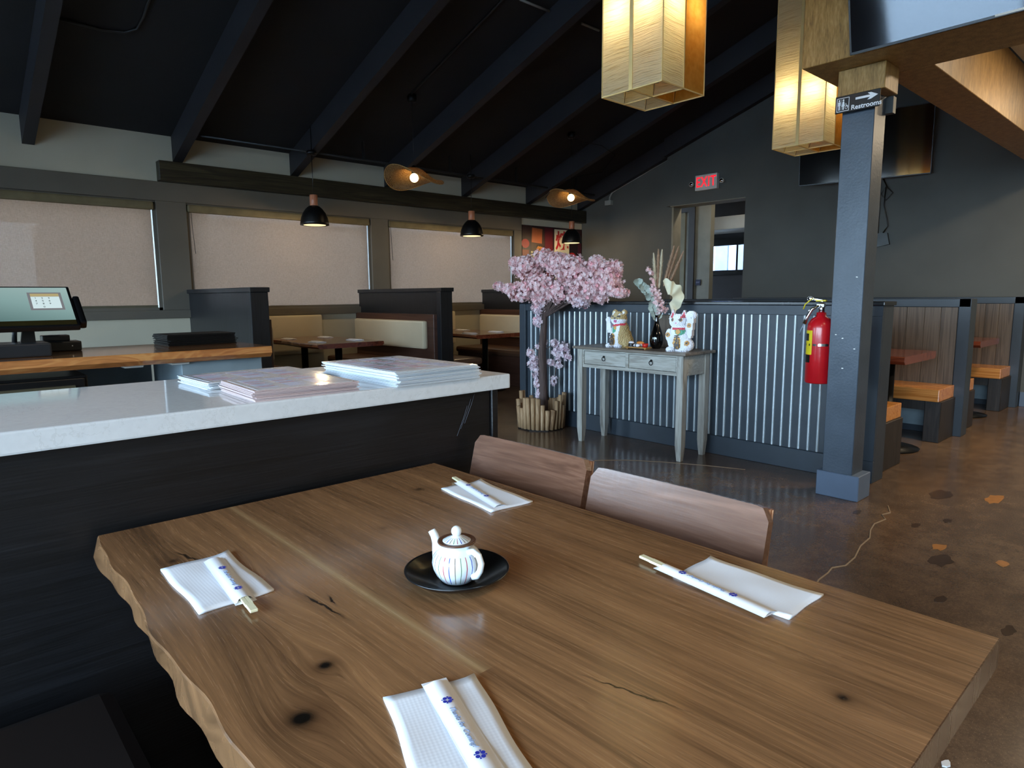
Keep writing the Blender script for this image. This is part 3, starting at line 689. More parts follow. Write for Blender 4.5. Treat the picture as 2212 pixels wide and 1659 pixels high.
def wood_bench(x0, x1, label, end_at):
    t = thing('wooden_bench', label, 'bench', ((x0+x1)/2, 3.0, 0))
    obj('seat', MB().box(x0, x1, 1.57, 4.8, .345, .45, .006), M_oak, t)
    obj('leg', MB().box(x0-.02 if 0 else x0+.02, x1, 1.555, 1.675, 0, .345, .004), M_leg, t)
    obj('leg', MB().box(x0+.02, x1, 4.5, 4.62, 0, .345, .004), M_leg, t)
    obj('rail', MB().box(x0+.06, x1-.02, 1.675, 4.5, .26, .345), M_leg, t)
    return t
wood_bench(4.78, 5.28, 'honey wood bench slab just right of the column, nearest', 1)
wood_bench(6.19, 6.618, 'honey wood bench slab in front of the plank divider', 1)
wood_bench(6.795, 7.26, 'honey wood bench slab behind the plank divider, only its end showing', 1)
wood_bench(8.30, 8.728, 'honey wood bench slab against the far right booth back', 1)
def right_table(cx_, label, seed):
    t = thing('booth_table', label, 'table', (cx_, 2.3, 0))
    obj('tabletop', slab(cx_-.37, cx_+.37, 1.60, 3.1, .775, .06, .015, seed), M_redtop, t)
    for yy in (1.83, 2.85):
        obj('leg', pedestal(MB(), cx_, yy, .715, .05), M_blackm, t)
        obj('foot', MB().lathe([(.001, 0), (.25, 0), (.26, .008), (.1, .022), (.001, .03)], (cx_, yy, 0), 20), M_blackm, t)
right_table(5.76, 'red-brown live-edge table in the booth right of the column', 5)
right_table(7.88, 'red-brown live-edge table in the far right booth', 8)
far_setting(5.60, 1.95, .7755, PI/2, 'nearer the column on the right booth table')
far_setting(5.95, 2.05, .7755, PI/2, 'farther back on the right booth table')
struct('baseboard_right', MB().box(8.86, 8.9, -2.9, 1.49, 0, .16, .003), plain('blue_grey_base_paint', '#5b6b80'))

# ================================================================== POSTER
t = thing('poster', 'red and dark street-sign collage poster with Japanese lettering above the tree', 'poster', (8.25, 7.98, 1.7))
def FY(x, y, z): return frameM((x, y, z), (1, 0, 0), (0, 0, 1))
PX = 7.52; PZ = 2.40
obj('print', MB().box(7.52, 8.985, 7.985, 7.998, 1.13, 2.40), plain('poster_dark_print', '#2b1214', .5, var=.5, vs=3), t)
def pp(x0, x1, z0, z1, col, dep=.002, nm='panel', rot=0):
    M = frameM((PX+(x0+x1)/2, 7.985, (z0+z1)/2), (math.cos(rot), 0, math.sin(rot)), (-math.sin(rot), 0, math.cos(rot)))
    w_, h_ = (x1-x0)/2, (z1-z0)/2
    obj(nm, MB().prism([(-w_, -h_), (w_, -h_), (w_, h_), (-w_, h_)], 0, dep, M), plain('poster_'+col, col, .5), t)
pp(.20, .52, 1.7, 2.36, '#3c2a20'); pp(.53, .72, 1.5, 2.38, '#5a1520'); pp(.22, .46, 2.12, 2.36, '#a35a34', .004, rot=-.06)
pp(.0, .15, 1.5, 2.0, '#7a2a18'); pp(.32, .50, 1.6, 2.08, '#15100d', .004, rot=-.08); pp(.20, .30, 1.86, 1.98, '#c9bf98', .004)
pp(.76, 1.13, 1.35, 2.37, '#cfcab0', .006, 'white_banner'); pp(1.14, 1.4, 1.5, 2.3, '#241820'); pp(1.36, 1.44, 1.3, 2.3, '#4a1a30', .004)
pp(1.05, 1.34, 1.6, 1.86, '#b9b49a', .009); pp(.1, .17, 1.8, 1.88, '#ddd6b0', .004); pp(.18, .30, 1.7, 1.84, '#b0251e', .004)
obj('lantern_print', MB().prism([(.09*math.cos(k*PI/8), .075*math.sin(k*PI/8)) for k in range(16)], 0, .004, FY(PX+.07, 7.985, 2.1)), plain('poster_red', '#9c2222', .5), t)
obj('fan_print', MB().prism([(.10*math.cos(k*PI/8), .06*math.sin(k*PI/8)) for k in range(9)], 0, .008, FY(PX+1.2, 7.985, 1.93)), plain('poster_red2', '#a82626', .5), t)
M_pr = plain('poster_red_ink', '#a81f24', .5)
obj('lettering', text_mb('焼', .33, FY(PX+.945, 7.976, 2.16), .001, .008), M_pr, t)
obj('lettering', text_mb('肉', .33, FY(PX+.945, 7.976, 1.80), .001, .008), M_pr, t)
obj('lettering', text_mb('祭', .16, FY(PX+.40, 7.979, 1.98), .001, .004), plain('poster_orange_ink', '#c07a2c', .5), t)
obj('lettering', text_mb('大', .11, FY(PX+.25, 7.979, 1.92), .001, .004), M_black, t)
obj('lettering', text_mb('店', .10, FY(PX+1.22, 7.974, 1.75), .001, .003), plain('poster_teal_ink', '#2f8f88', .5), t)

# ================================================================== PENDANTS
def point(loc, power, col, rad, parent=None, name='bulb_light'):
    l = bpy.data.lights.new(name, 'POINT'); l.energy = power; l.color = col; l.shadow_soft_size = rad
    o = bpy.data.objects.new(name, l); COL.objects.link(o)
    if parent: o.parent = parent; o.location = ROOTM[parent.name].inverted() @ Vector(loc)
    else: o.location = loc
    return o
WARM = (1.0, .72, .40)
M_bulb = emis('warm_bulb', '#ffdca0', 2.6)
M_shadein = plain('shade_inner_white', '#efe6d0', .5)
M_diff = emis('pendant_diffuser', '#ffe0a4', .4)
def black_pendant(x, zb, label, ztop=2.93):
    y = 7.38
    t = thing('pendant_lamp', label, 'pendant lamp', (x, y, zb))
    obj('shade', MB().lathe([(.150, .004), (.148, .03), (.137, .09), (.116, .145), (.086, .19), (.058, .218), (.042, .226), (.04, .226), (.04, .218), (.056, .21), (.082, .182), (.11, .138), (.131, .086), (.143, .03), (.146, .004)], (x, y, zb), 32, Matrix.Diagonal((1.1,1.1,1,1))), M_black, t)
    obj('inner_reflector', MB().lathe([(.1445, .004), (.1415, .03), (.1265, .086), (.1025, .137), (.068, .172), (.03, .176), (.001, .176)], (x, y, zb), 32, Matrix.Diagonal((1.1,1.1,1,1))), M_shadein, t)
    obj('neck', MB().lathe([(.04, .22), (.045, .226), (.045, .345), (.040, .35), (.001, .35)], (x, y, zb), 20), M_copper, t)
    obj('cord', MB().tube([(x, y, zb+.34), (x, y, ztop)], .004, 6), M_black, t)
    obj('canopy', MB().lathe([(.001, -.05), (.05, -.045), (.06, -.03), (.06, -.0), (.001, 0)], (x, y, ztop), 18), M_blackm, t)
    obj('ceiling_stem', MB().tube([(x, y, ztop), (x, y, 3.215)], .007, 6), M_blackm, t)
    obj('diffuser', MB().lathe([(.001, .0), (.12, .003), (.156, .008), (.12, .012), (.001, .012)], (x, y, zb), 28), M_diff, t)
    point((x, y, zb-.05), 4, WARM, .04, t)
black_pendant(3.60, 2.085, 'black dome pendant lamp with copper neck, leftmost of three')
black_pendant(5.97, 2.085, 'black dome pendant lamp with copper neck, middle of three')
black_pendant(8.06, 2.085, 'black dome pendant lamp with copper neck in front of the poster')

M_rattan = wood('woven_rattan', '#7a5428', '#a87a3e', '#cfa25c', 'x', .6, 40, 20, 150)
g = G('rattan_weave'); n1 = g.noise(None, 60, 2); cc = g.ramp(n1, [(.3, hx('#b08048')), (.7, hx('#e0b878'))])
M_rattan = g.end(g.ms(.35, g.bsdf(cc, .6), g.trans(cc)))
def rattan(x, y, zc, ztop, R, phase, label, amp):
    t = thing('woven_pendant', label, 'pendant lamp', (x, y, zc))
    nr, na = 17, 84; V = []
    def pt(i, k):
        q = i/(nr-1); a = 2*PI*k/na; r = .035+q*(R-.035)
        z = .12*(1-min(1, q*1.5)**2) if q < .66 else 0
        z = .11*math.exp(-(q*2.0)**2)+amp*q*q*math.cos(2*a+phase)-.02*q+.045*q*math.cos(a-3.3)
        return Vector((x+r*math.cos(a), y+r*math.sin(a), zc+z))
    m = MB()
    for i in range(nr):      # hoops
        pts = [pt(i, k) for k in range(na)]
        for k in range(na):
            a, b = pts[k], pts[(k+1) % na]; d = (b-a).normalized(); n_ = d.cross(Vector((0, 0, 1))).normalized(); wd = .0072; up = Vector((0, 0, .003 if (k+i) % 2 else -.001))
            m.add([a-n_*wd+up, a+n_*wd+up, b+n_*wd-up, b-n_*wd-up], [(0, 1, 2, 3)])
    obj('weave', m, M_rattan, t)
    m = MB()
    for k in range(0, na*2):
        sgn = 1 if k % 2 else -1; k0 = k//2
        for i in range(nr-1):
            a = pt(i, k0+sgn*i*.5); b = pt(i+1, k0+sgn*(i+1)*.5); d = (b-a).normalized(); n_ = d.cross(Vector((0, 0, 1))).normalized(); wd = .0052
            m.add([a-n_*wd, a+n_*wd, b+n_*wd, b-n_*wd], [(0, 1, 2, 3)])
    o = obj('diagonal_weave', m, M_rattan, t)
    obj('rim', MB().tube([pt(nr-1, k) for k in range(na+1)], .006, 6), M_rattan, t)
    s = obj('socket', MB().lathe([(.03, .05), (.03, .125), (.01, .14), (.001, .14)], (x, y, zc), 14), M_blackm, t)
    obj('bulb', MB().sphere((x, y, zc+.0), .05, 14, 10), M_bulb, t)
    obj('cord', MB().tube([(x, y, zc+.13), (x, y, ztop-.01)], .003, 6), M_black, t)
    obj('canopy', MB().lathe([(.001, -.07), (.05, -.065), (.055, -.04), (.055, .01), (.001, .01)], (x, y, ztop), 18), M_blackm, t)
    point((x, y, zc-.0), 3, WARM, .05, t)
rattan(4.42, 6.5, 2.60, 3.5, .335, -.3, 'wavy woven rattan pendant lamp hanging at the left', .075)
rattan(7.08, 6.5, 2.62, 3.5, .335, .1, 'wavy woven rattan pendant lamp hanging at the right', .06)

# --- big square paper lanterns
def lantern(x0, y0, z0, side, H, label, warmz):
    cx_, cy_ = x0+side/2, y0+side/2
    t = thing('paper_lantern', label, 'lantern', (cx_, cy_, z0))
    h_ = side/2
    k = 0
    for ix in (0, 1):
        for iy in (0, 1):
            a, b = x0+ix*h_, y0+iy*h_; e = .0015; n = 1
            m = MB(); nz = 40
            amber = (ix == 1 and iy == 0)
            # the two outer faces of this quarter (slightly puckered sheet) and its two inner faces
            def sheet(p0, p1, ins):
                nn = 10; vs = []; fs = []
                for j in range(nz+1):
                    for i in range(nn+1):
                        q = i/nn; zz = z0+H*j/nz; px_, py_ = p0[0]+(p1[0]-p0[0])*q, p0[1]+(p1[1]-p0[1])*q
                        dd = .0035*mnoise.noise(Vector((px_*14, py_*14, zz*26)))*math.sin(PI*q) if not amber else 0
                        vs.append((px_+ins[0]*(dd+.001), py_+ins[1]*(dd+.001), zz))
                for j in range(nz):
                    for i in range(nn): q = j*(nn+1)+i; fs.append((q, q+1, q+nn+2, q+nn+1))
                m.add(vs, fs, True)
            sx0, sx1, sy0, sy1 = a+e, a+h_-e, b+e, b+h_-e
            sheet((sx0, sy0), (sx0, sy1), (1, 0)); sheet((sx1, sy0), (sx1, sy1), (-1, 0)); sheet((sx0, sy0), (sx1, sy0), (0, 1)); sheet((sx0, sy1), (sx1, sy1), (0, -1))
            p = obj('paper_shade', m, M_amber if amber else M_paper, t)
            if amber: p['label'] = 'plain amber paper quarter'
            fr_ = MB()
            for (u, v) in ((sx0, sy0), (sx1, sy0), (sx0, sy1), (sx1, sy1)): fr_.box(u-.0022, u+.0022, v-.0022, v+.0022, z0-.002, z0+H)
            for (u0_, u1_, v0_, v1_) in ((sx0, sx1, sy0, sy0), (sx0, sx1, sy1, sy1), (sx0, sx0, sy0, sy1), (sx1, sx1, sy0, sy1)): fr_.box(u0_-.002, u1_+.002, v0_-.002, v1_+.002, z0-.003, z0+.003)
            obj('frame', fr_, M_paperedge, t)
            c0 = (a+h_/2, b+h_/2)
            w_ = MB()
            for (du, dv) in ((1, 1), (-1, 1), (1, -1), (-1, -1)):
                w_.tube([(c0[0], c0[1], z0+.07), (c0[0]+du*h_*.22, c0[1]+dv*h_*.22, z0+.065), (c0[0]+du*h_*.45, c0[1]+dv*h_*.45, z0+.005)], .0012, 5)
            obj('wire_stretcher', w_, M_blackm, t)
            s_ = obj('socket', MB().lathe([(.001, .03), (.009, .03), (.010, .045), (.016, .055), (.016, .085), (.001, .09)], (c0[0], c0[1], z0), 12), M_chrome, t)
            point((c0[0], c0[1], z0+warmz+.10*k*0), .45, (1, .88, .62), .035, t); k += 1
    obj('centre_strip', MB().box(x0-.003, x0+.001, y0+h_-.011, y0+h_+.011, z0, z0+H), M_paperedge, t)
    obj('top_plate', MB().box(x0, x0+side, y0, y0+side, z0+H-.003, z0+H), M_paperedge, t)
    obj('cord', MB().tube([(cx_, cy_, z0+H), (cx_, cy_, ceil_z(cy_)+.005)], .005, 6), M_black, t)
    return t
lantern(2.855, 2.015, 2.30, .385, 2.2, 'large square paper lantern hanging nearest, fully visible at its base', .42)
lantern(4.79, 2.03, 2.30, .37, 2.2, 'square paper lantern hanging behind the gold beam and column', .36)

# ================================================================== FRONT COUNTER
t = thing('counter', 'black-panelled service counter beside the dining table', 'counter', (-.4, 1.9, 0))
obj('front_panel', MB().box(-2.2, 1.345, 1.585, 1.60, 0, .952, .002), M_counterwood, t)
obj('body', MB().box(-2.2, 1.36, 1.60, 2.16, 0, .951), M_counterwood, t)
obj('corner_trim', MB().box(1.348, 1.375, 1.578, 1.66, 0, .952, .003), M_counterwood, t)
solo('quartz_worktop', MB().box(-2.25, 1.408, 1.555, 2.205, .953, 1.0, .005), M_quartz, 'white quartz worktop on the black service counter', 'worktop')
for (a, b, c_, d_) in ((1.255, .90, .02, .09), (1.27, .915, .03, .10), (1.24, .88, .01, .05)):
    obj('scratch', MB().tube([(a-.03, 1.584, b-.06), (a, 1.584, b), (a+.012, 1.584, b+.03)], .0008, 4), plain('scratch_grey', '#55575c', .6), bpy.data.objects['counter'])

# back wooden service counter, under-counter units
g = G('glossy_cedar_slab'); x, y, z = g.xyz()
wrp = g.noise(g.vec(x*2.2, y*2.2, z*7), 1, 3, .5, .8)
bands = ((wrp*55.0+z*60).sin()*.5+.5)
f = wrp*.62+bands*.14+g.noise(g.vec(x*10, y*10, z*60), 1, 2)*.2
sap = g.ramp(x*.9+g.noise(None, 4, 3)*.3, [(.05, (1, 1, 1)), (.35, (0, 0, 0))])
cc = g.ramp(f, [(.25, hx('#6b3018')), (.5, hx('#a85e30')), (.75, hx('#d79a5c'))])
cc = g.mix(g.noise(None, 3, 2)*.35, cc, hx('#d9a55f'))
M_cedar = g.end(g.bsdf(cc, .12, 0, None, .5, .8, .05))
def xslab(x0, x1, y0, y1, z1, th, wob=.006, seed=2):
    m = slab(-y1, -y0, x0, x1, z1, th, wob, seed)   # build along, then rotate to run in x
    return m.xform(Matrix(((0, 1, 0, 0), (-1, 0, 0, 0), (0, 0, 1, 0), (0, 0, 0, 1))))
t = thing('wooden_counter', 'glossy cedar slab counter holding the register and black menus', 'counter', (.2, 4.4, .88))
obj('slab', xslab(-2.0, 1.635, 4.02, 4.80, .95, .066), M_cedar, t)
m = MB().box(1.13, 1.60, 4.10, 4.72, 0, .882, .003)
obj('end_cabinet', m, M_kick, t)
obj('end_cabinet', MB().box(-1.9, -1.4, 4.10, 4.72, 0, .882, .003), M_kick, t)
for x in (.88, 1.12): obj('bracket', MB().prism([(x-.05, 0), (x+.05, 0), (x+.045, -.014), (x-.045, -.014)], 4.08, 4.2, Matrix(((1, 0, 0, 0), (0, 0, 1, 0), (0, 1, 0, .884), (0, 0, 0, 1)))), M_whitepaint, t)
t = thing('undercounter_cooler', 'black-framed cooler with brushed steel front under the cedar counter', 'cooler', (.1, 4.3, 0))
obj('body', MB().box(-.7, .665, 4.13, 4.70, 0, .845, .006), M_black, t)
obj('door', MB().box(-.68, .645, 4.09, 4.13, .06, .835, .006), M_black, t)
obj('steel_panel', MB().box(-.66, .60, 4.078, 4.09, .1, .80, .002), plain('brushed_steel', '#a8a184', .28, .9), t)
t = thing('wall_panel_box', 'dark side panel behind the open space under the cedar counter', 'panel', (.9, 4.75, 0))
obj('panel', MB().box(.67, 1.12, 4.73, 4.77, 0, .88), M_kick, t)

# menus -------------------------------------------------------------
M_lam = plain('laminated_menu', '#cfd6dc', .12, var=.03, coat=.5); M_lam2 = plain('laminated_menu_pink', '#c7b2b0', .14, var=.04, coat=.5)
M_ink = plain('menu_print', '#a9a8bb', .3); M_inkred = plain('menu_red_print', '#b07a80', .3); M_page = plain('menu_page', '#d0d3da', .15, var=.05, coat=.5)
def menu_print(t, w_, h_, z, seed, mpage):
    rnd = random.Random(seed)
    obj('page', MB().box(-w_/2+.012, w_/2-.012, -h_/2+.012, h_/2-.012, z, z+.0004), mpage, t, world=False)
    m = MB(); m2 = MB()
    for c_ in range(3):
        x0 = -w_/2+.03+c_*(w_-.06)/3; yy = h_/2-.04
        while yy > -h_/2+.04:
            if rnd.random() < .12: m2.box(x0, x0+(w_-.06)/3*.6, yy-.006, yy, z+.0004, z+.0008); yy -= .018
            else: m.box(x0, x0+(w_-.06)/3*rnd.uniform(.5, .85), yy-.003, yy, z+.0004, z+.0007); yy -= .010
    o = obj('menu_text', m, M_ink, t, world=False); o['kind'] = 'stuff'
    if m2.v: o = obj('heading_text', m2, M_inkred, t, world=False); o['kind'] = 'stuff'
ORD = ['', 'first', 'second', 'third', 'fourth', 'fifth', 'sixth', 'seventh', 'eighth', 'ninth', 'tenth', 'eleventh', 'twelfth', 'thirteenth', 'fourteenth', 'fifteenth', 'sixteenth']
def menu_stack(cx_, cy_, w_, h_, rz, n, th, gap, mat_, topl, inl, grp, z0=1.0, jit=.006, page=None, pr=True):
    rnd = random.Random(n); me = None
    for k in range(n):
        top = k == n-1
        nm = 'menu'
        L = topl if top else inl.replace('menu ', 'menu %s from the top ' % ORD[n-k]).replace(' inside the', ' of the')
        t = thing(nm, L, 'menu', (cx_+rnd.uniform(-jit, jit), cy_+rnd.uniform(-jit, jit), z0+k*(th+gap)), rz+rnd.uniform(-.012, .012), grp)
        if me is None: s_ = obj('sheet', MB().box(-w_/2, w_/2, -h_/2, h_/2, 0, th), mat_, t, world=False); me = s_
        else: s_ = me.copy(); COL.objects.link(s_); s_.parent = t
        if top and pr: menu_print(t, w_, h_, th, n, page or M_page)
menu_stack(1.125, 1.765, .295, .44, 0, 16, .0021, .0005, M_lam, 'top laminated menu of the tallest white menu stack at the counter end', 'laminated menu inside the tallest white stack', 'menus in the tallest stack')
menu_stack(.755, 2.005, .35, .26, .02, 8, .0020, .0004, M_lam, 'top laminated menu of the low stack farthest left on the quartz', 'laminated menu inside the low rear stack on the quartz', 'menus in the low rear stack')
menu_stack(.735, 1.70, .275, .27, -.05, 11, .0020, .0004, M_lam2, 'top laminated menu of the pinkish stack at the quartz front edge', 'pinkish laminated menu inside the stack at the counter front', 'menus in the pinkish front stack')
M_blkm = plain('black_menu_cover', '#08090a', .5, spec=.25)
menu_stack(1.375, 4.63, .42, .30, .03, 12, .0045, .0014, M_blkm, 'top black menu folder of the stack on the cedar counter', 'black menu folder inside the stack on the cedar', 'black menu folders on the cedar counter', z0=.9505, jit=.009, pr=False)

# register -------------------------------------------------------------
t = thing('register', 'black touchscreen point-of-sale register on the cedar counter', 'register', (.36, 4.38, .951), 0)
obj('base', MB().box(-.36, .17, -.17, .12, 0, .070, .008), plain('register_grey', '#1a1c1f', .4), t, world=False)
obj('stand', MB().prism([(-.02, 0), (.05, 0), (.045, .21), (.015, .21)], -.03, .0, Matrix(((1, 0, 0, .07), (0, 0, 1, .0), (0, 1, 0, .05), (0, 0, 0, 1)))), M_black, t, world=False)
obj('chrome_arm', MB().tube([(.03, .02, .06), (.045, .0, .26)], .012, 8), M_chrome, t, world=False)
TM = Matrix.Translation((-.005, -.21, .158)) @ Matrix.Rotation(math.radians(-52), 4, 'X')
s_ = obj('display_housing', MB().box(-.31, .31, 0, .035, 0, .345, .008).xform(TM), M_black, t, world=False)
g = G('register_screen'); x, y, z = g.xyz()
e = g.n('ShaderNodeEmission'); g.put(g.ramp(z*2.2-.25+x*.5, [(.0, hx('#3c5d5c')), (.4, hx('#88a8a6')), (.8, hx('#a9c2bf'))]), e.inputs[0]); e.inputs[1].default_value = .26
M_scr = g.end(g.ms(.12, S(g, e.outputs[0]), g.gloss(.04)))
obj('screen', MB().box(-.295, .295, -.0015, .002, .05, .33).xform(TM), M_scr, t, world=False)
obj('lower_bezel', MB().box(-.295, .295, -.002, .002, .012, .048).xform(TM), plain('glossy_brown_bezel', '#2b2410', .1), t, world=False)
dl = obj('dialog_window', MB().box(.11, .262, -.003, -.0015, .135, .285).xform(TM), emis('dialog_grey', '#77787c', .25), t, world=False)
obj('dialog_page', MB().box(.122, .25, -.0036, -.003, .148, .248).xform(TM), emis('dialog_white', '#b9cccf', .32), dl, world=False)
obj('dialog_title', MB().box(.122, .25, -.0036, -.003, .25, .274).xform(TM), emis('dialog_tan', '#a89a70', .28), dl, world=False)
for k, ch in enumerate('123456789'):
    c_, r_ = k % 3, k//3
    obj('digit', text_mb(ch, .018, TM @ frameM((.142+c_*.03, -.0038, .235-r_*.024), (1, 0, 0), (0, 0, 1)), .0002), M_black, dl, world=False)
obj('digit', text_mb('0', .018, TM @ frameM((.172, -.0038, .160), (1, 0, 0), (0, 0, 1)), .0002), M_black, dl, world=False)
obj('card_reader', MB().box(.31, .345, .0, .05, .03, .26, .012).xform(TM), M_black, t, world=False)
t = thing('card_terminal', 'small black card terminal box right of the register', 'terminal', (.64, 4.62, .951), 0)
obj('body', MB().box(-.10, .08, -.07, .08, 0, .055, .006), M_black, t, world=False)
obj('top_unit', MB().box(-.10, .035, .0, .1, .055, .09, .006), M_black, t, world=False)
obj('indicator', MB().box(.03, .036, -.0715, -.07, .026, .032), M_wp, t, world=False)

# ================================================================== CONSOLE TABLE AND WHAT STANDS ON IT
M_wash = wood('weathered_grey_wood', '#86827a', '#a9a8a0', '#c6c8c4', 'y', .6, 20, 2.2, 150, bump=.3)
M_washz = wood('weathered_grey_wood_upright', '#86827a', '#a9a8a0', '#c6c8c4', 'z', .6, 26, 2.2, 150, bump=.3)
M_washtop = wood('weathered_table_top', '#5b5248', '#7b7268', '#979086', 'y', .35, 18, 1.6, 150)
t = thing('console_table', 'weathered grey two-drawer console table against the ribbed half wall', 'console table', (4.33, 3.205, 0))
X0, X1, Y0, Y1 = 4.145, 4.505, 2.685, 3.725
obj('top', MB().box(X0-.03, X1+.03, Y0-.035, Y1+.035, .80, .822, .004), M_washtop, t)
for (a, b) in ((X0, Y0), (X0, Y1-.055), (X1-.055, Y0), (X1-.055, Y1-.055)):
    m = MB(); vs = []
    for (z_, k) in ((.80, 0), (.12, 0), (0, .010)): vs += [(a+k, b+k, z_), (a+.055-k, b+k, z_), (a+.055-k, b+.055-k, z_), (a+k, b+.055-k, z_)]
    fs = [(0, 1, 2, 3), (11, 10, 9, 8)]
    for r in (0, 1):
        for i in range(4): fs.append((r*4+i, (r+1)*4+i, (r+1)*4+(i+1) % 4, r*4+(i+1) % 4))
    m.add(vs, [tuple(f) for f in fs]); obj('leg', m, M_washz, t)
yl, yr = Y0+.055, Y1-.055; ym = (yl+yr)/2
obj('side_panel', MB().box(X0+.05, X1-.05, Y0+.008, Y0+.03, .645, .80, .002), M_wash, t)
obj('side_panel', MB().box(X0+.05, X1-.05, Y1-.03, Y1-.008, .645, .80, .002), M_wash, t)
obj('back_panel', MB().box(X1-.03, X1-.01, yl, yr, .645, .80, .002), M_wash, t)
obj('drawer_frame', MB().box(X0+.006, X0+.025, yl, yr, .645, .672, .002).box(X0+.006, X0+.025, yl, yr, .785, .80, .001)
    .box(X0+.006, X0+.025, ym-.014, ym+.014, .672, .785, .001).box(X0+.006, X0+.025, yl, yl+.012, .672, .785, .001).box(X0+.006, X0+.025, yr-.012, yr, .672, .785, .001), M_wash, t)
for (a, b) in ((yl+.015, ym-.017), (ym+.017, yr-.015)):
    d = obj('drawer', MB().box(X0+.009, X0+.03, a, b, .675, .782, .003), M_wash, t)
    yc = (a+b)/2; m = MB().sphere((X0+.003, yc, .745), .010, 10, 6)
    ringp = [(X0-.002, yc+.016*math.sin(q*PI/8), .728+.016*math.cos(q*PI/8)) for q in range(17)]
    m.tube(ringp, .0028, 6); obj('ring_pull', m, M_blackm, d)

# building-block lucky figurines, voxel-built
def voxfig(name, label, cat, solid, paint, mats, loc, rz, vs=.0056, U=(-.125, .13), V=(0, .335), W=(-.08, .095)):
    nu, nv, nw = int((U[1]-U[0])/vs), int((V[1]-V[0])/vs), int((W[1]-W[0])/vs)
    occ = {}
    for i in range(nu):
        u = U[0]+(i+.5)*vs
        for j in range(nv):
            v = V[0]+(j+.5)*vs
            for k in range(nw):
                w_ = W[0]+(k+.5)*vs; r = solid(u, v, w_)
                if r: occ[(i, j, k)] = r
    front = {}
    for (i, j, k) in occ:
        if front.get((i, j), -1) < k: front[(i, j)] = k
    parts = {}
    for (i, j, k), base in occ.items():
        u, v = U[0]+(i+.5)*vs, V[0]+(j+.5)*vs
        nm = base
        if front[(i, j)] == k: nm = paint(u, v, base) or base
        for dx, dy, dz in ((1, 0, 0), (-1, 0, 0), (0, 1, 0), (0, -1, 0), (0, 0, 1), (0, 0, -1)):
            if (i+dx, j+dy, k+dz) in occ: continue
            m = parts.setdefault(nm, MB())
            c = Vector((i+.5, j+.5, k+.5))*vs+Vector((U[0], V[0], W[0])); d = Vector((dx, dy, dz))*vs/2
            e1 = Vector((dy, dz, dx))*vs/2; e2 = Vector((dz, dx, dy))*vs/2
            q = [c+d-e1-e2, c+d+e1-e2, c+d+e1+e2, c+d-e1+e2]
            q = [(-p.z, -p.x, p.y) for p in q]
            if (dx+dy+dz) < 0: q.reverse()
            m.add(q, [(0, 1, 2, 3)])
    t = thing(name, label, cat, loc, rz)
    for nm, m in parts.items(): obj(nm, m, mats[nm], t, world=False)
    return t
def ell(u, v, w_, c, r): return ((u-c[0])/r[0])**2+((v-c[1])/r[1])**2+((w_-c[2])/r[2])**2 < 1
def o2(u, v, c, r): return ((u-c[0])/r[0])**2+((v-c[1])/r[1])**2 < 1
MF = dict(body=plain('figurine_white', '#e4e6ee', .35), face=plain('figurine_white', '#e4e6ee'), ear=plain('figurine_red', '#c8203a', .4), collar=plain('figurine_red', '#c8203a'),
          bell=plain('figurine_gold', '#c8923a', .35), bib=plain('figurine_green', '#3f9a78', .4), plaque=plain('figurine_ochre', '#cf9c4a', .4), eye=plain('figurine_dark', '#2a1c12', .3),
          nose=plain('figurine_pink', '#e2a0b4', .4), coin=plain('figurine_gold', '#c8923a'), claw=plain('figurine_grey', '#9a9ca6', .4), fur=plain('figurine_tan', '#b39a66', .45), tongue=plain('figurine_magenta', '#b5487e', .4), iris=plain('figurine_amber', '#b07a2a', .4))
def cat_s(u, v, w_):
    if ell(u, v, w_, (-.005, .085, 0), (.088, .10, .07)): return 'body'
    if ell(u, v, w_, (0, .15, .0), (.07, .07, .06)): return 'body'
    for s in (-1, 1):
        if ell(u, v, w_, (s*.05-.005, .014, .045), (.034, .022, .04)): return 'body'
        eu = s*.043-.012; hh = .315-v
        if .24 < v < .312 and abs(u-eu) < hh*.42 and -.012 < w_ < .018: return 'ear_fur'
    if ell(u, v, w_, (-.012, .225, .01), (.066, .055, .058)): return 'body'
    if ell(u, v, w_, (-.072, .12, .02), (.030, .05, .04)): return 'body'
    if .10 < v < .27 and abs(u-(.068+(v-.1)*.12)) < .026 and abs(w_-.005) < .028: return 'body'
    if ell(u, v, w_, (.088, .272, .012), (.038, .032, .034)): return 'body'
    if ell(u, v, w_, (.06, .05, .02), (.05, .05, .06)): return 'body'
def cat_p(u, v, b):
    if o2(u, v, (-.002, .066), (.031, .052)): return 'plaque'
    for s in (-1, 1):
        eu = s*.043-.012; hh = .300-v
        if .25 < v < .298 and abs(u-eu) < hh*.36: return 'ear'
        if o2(u, v, (s*.030-.012, .238), (.009, .010)): return 'eye'
        if o2(u, v, (s*.030-.012, .238), (.0125, .0125)): return 'iris'
    if o2(u, v, (-.012, .212), (.007, .006)): return 'nose'
    if o2(u, v, (.002, .148), (.018, .018)): return 'bell'
    if abs(v-.170) < .008 and abs(u) < .046: return 'collar'
    if o2(u, v, (.015, .152), (.038, .030)) and v < .168: return 'bib'
    for c in ((.078, .195), (.075, .065), (-.078, .125)):
        if o2(u, v, c, (.007, .007)): return 'eye'
        if o2(u, v, c, (.018, .018)): return 'coin'
    if v < .014 and (int((u+.2)/.0075) % 2 == 0) and abs(abs(u)-.05) < .03: return 'claw'
MF['ear_fur'] = MF['body']
ct = voxfig('lucky_cat_figurine', 'white building-block lucky cat figurine at the right end of the console table', 'figurine', cat_s, cat_p, MF, (4.27, 2.80, .822), math.radians(14))
for k, ch in enumerate('千万両'): obj('lettering', text_mb(ch, .040, FX(-.0735, .001, .104-k*.034), .002, .0022), MF['eye'], ct, world=False)
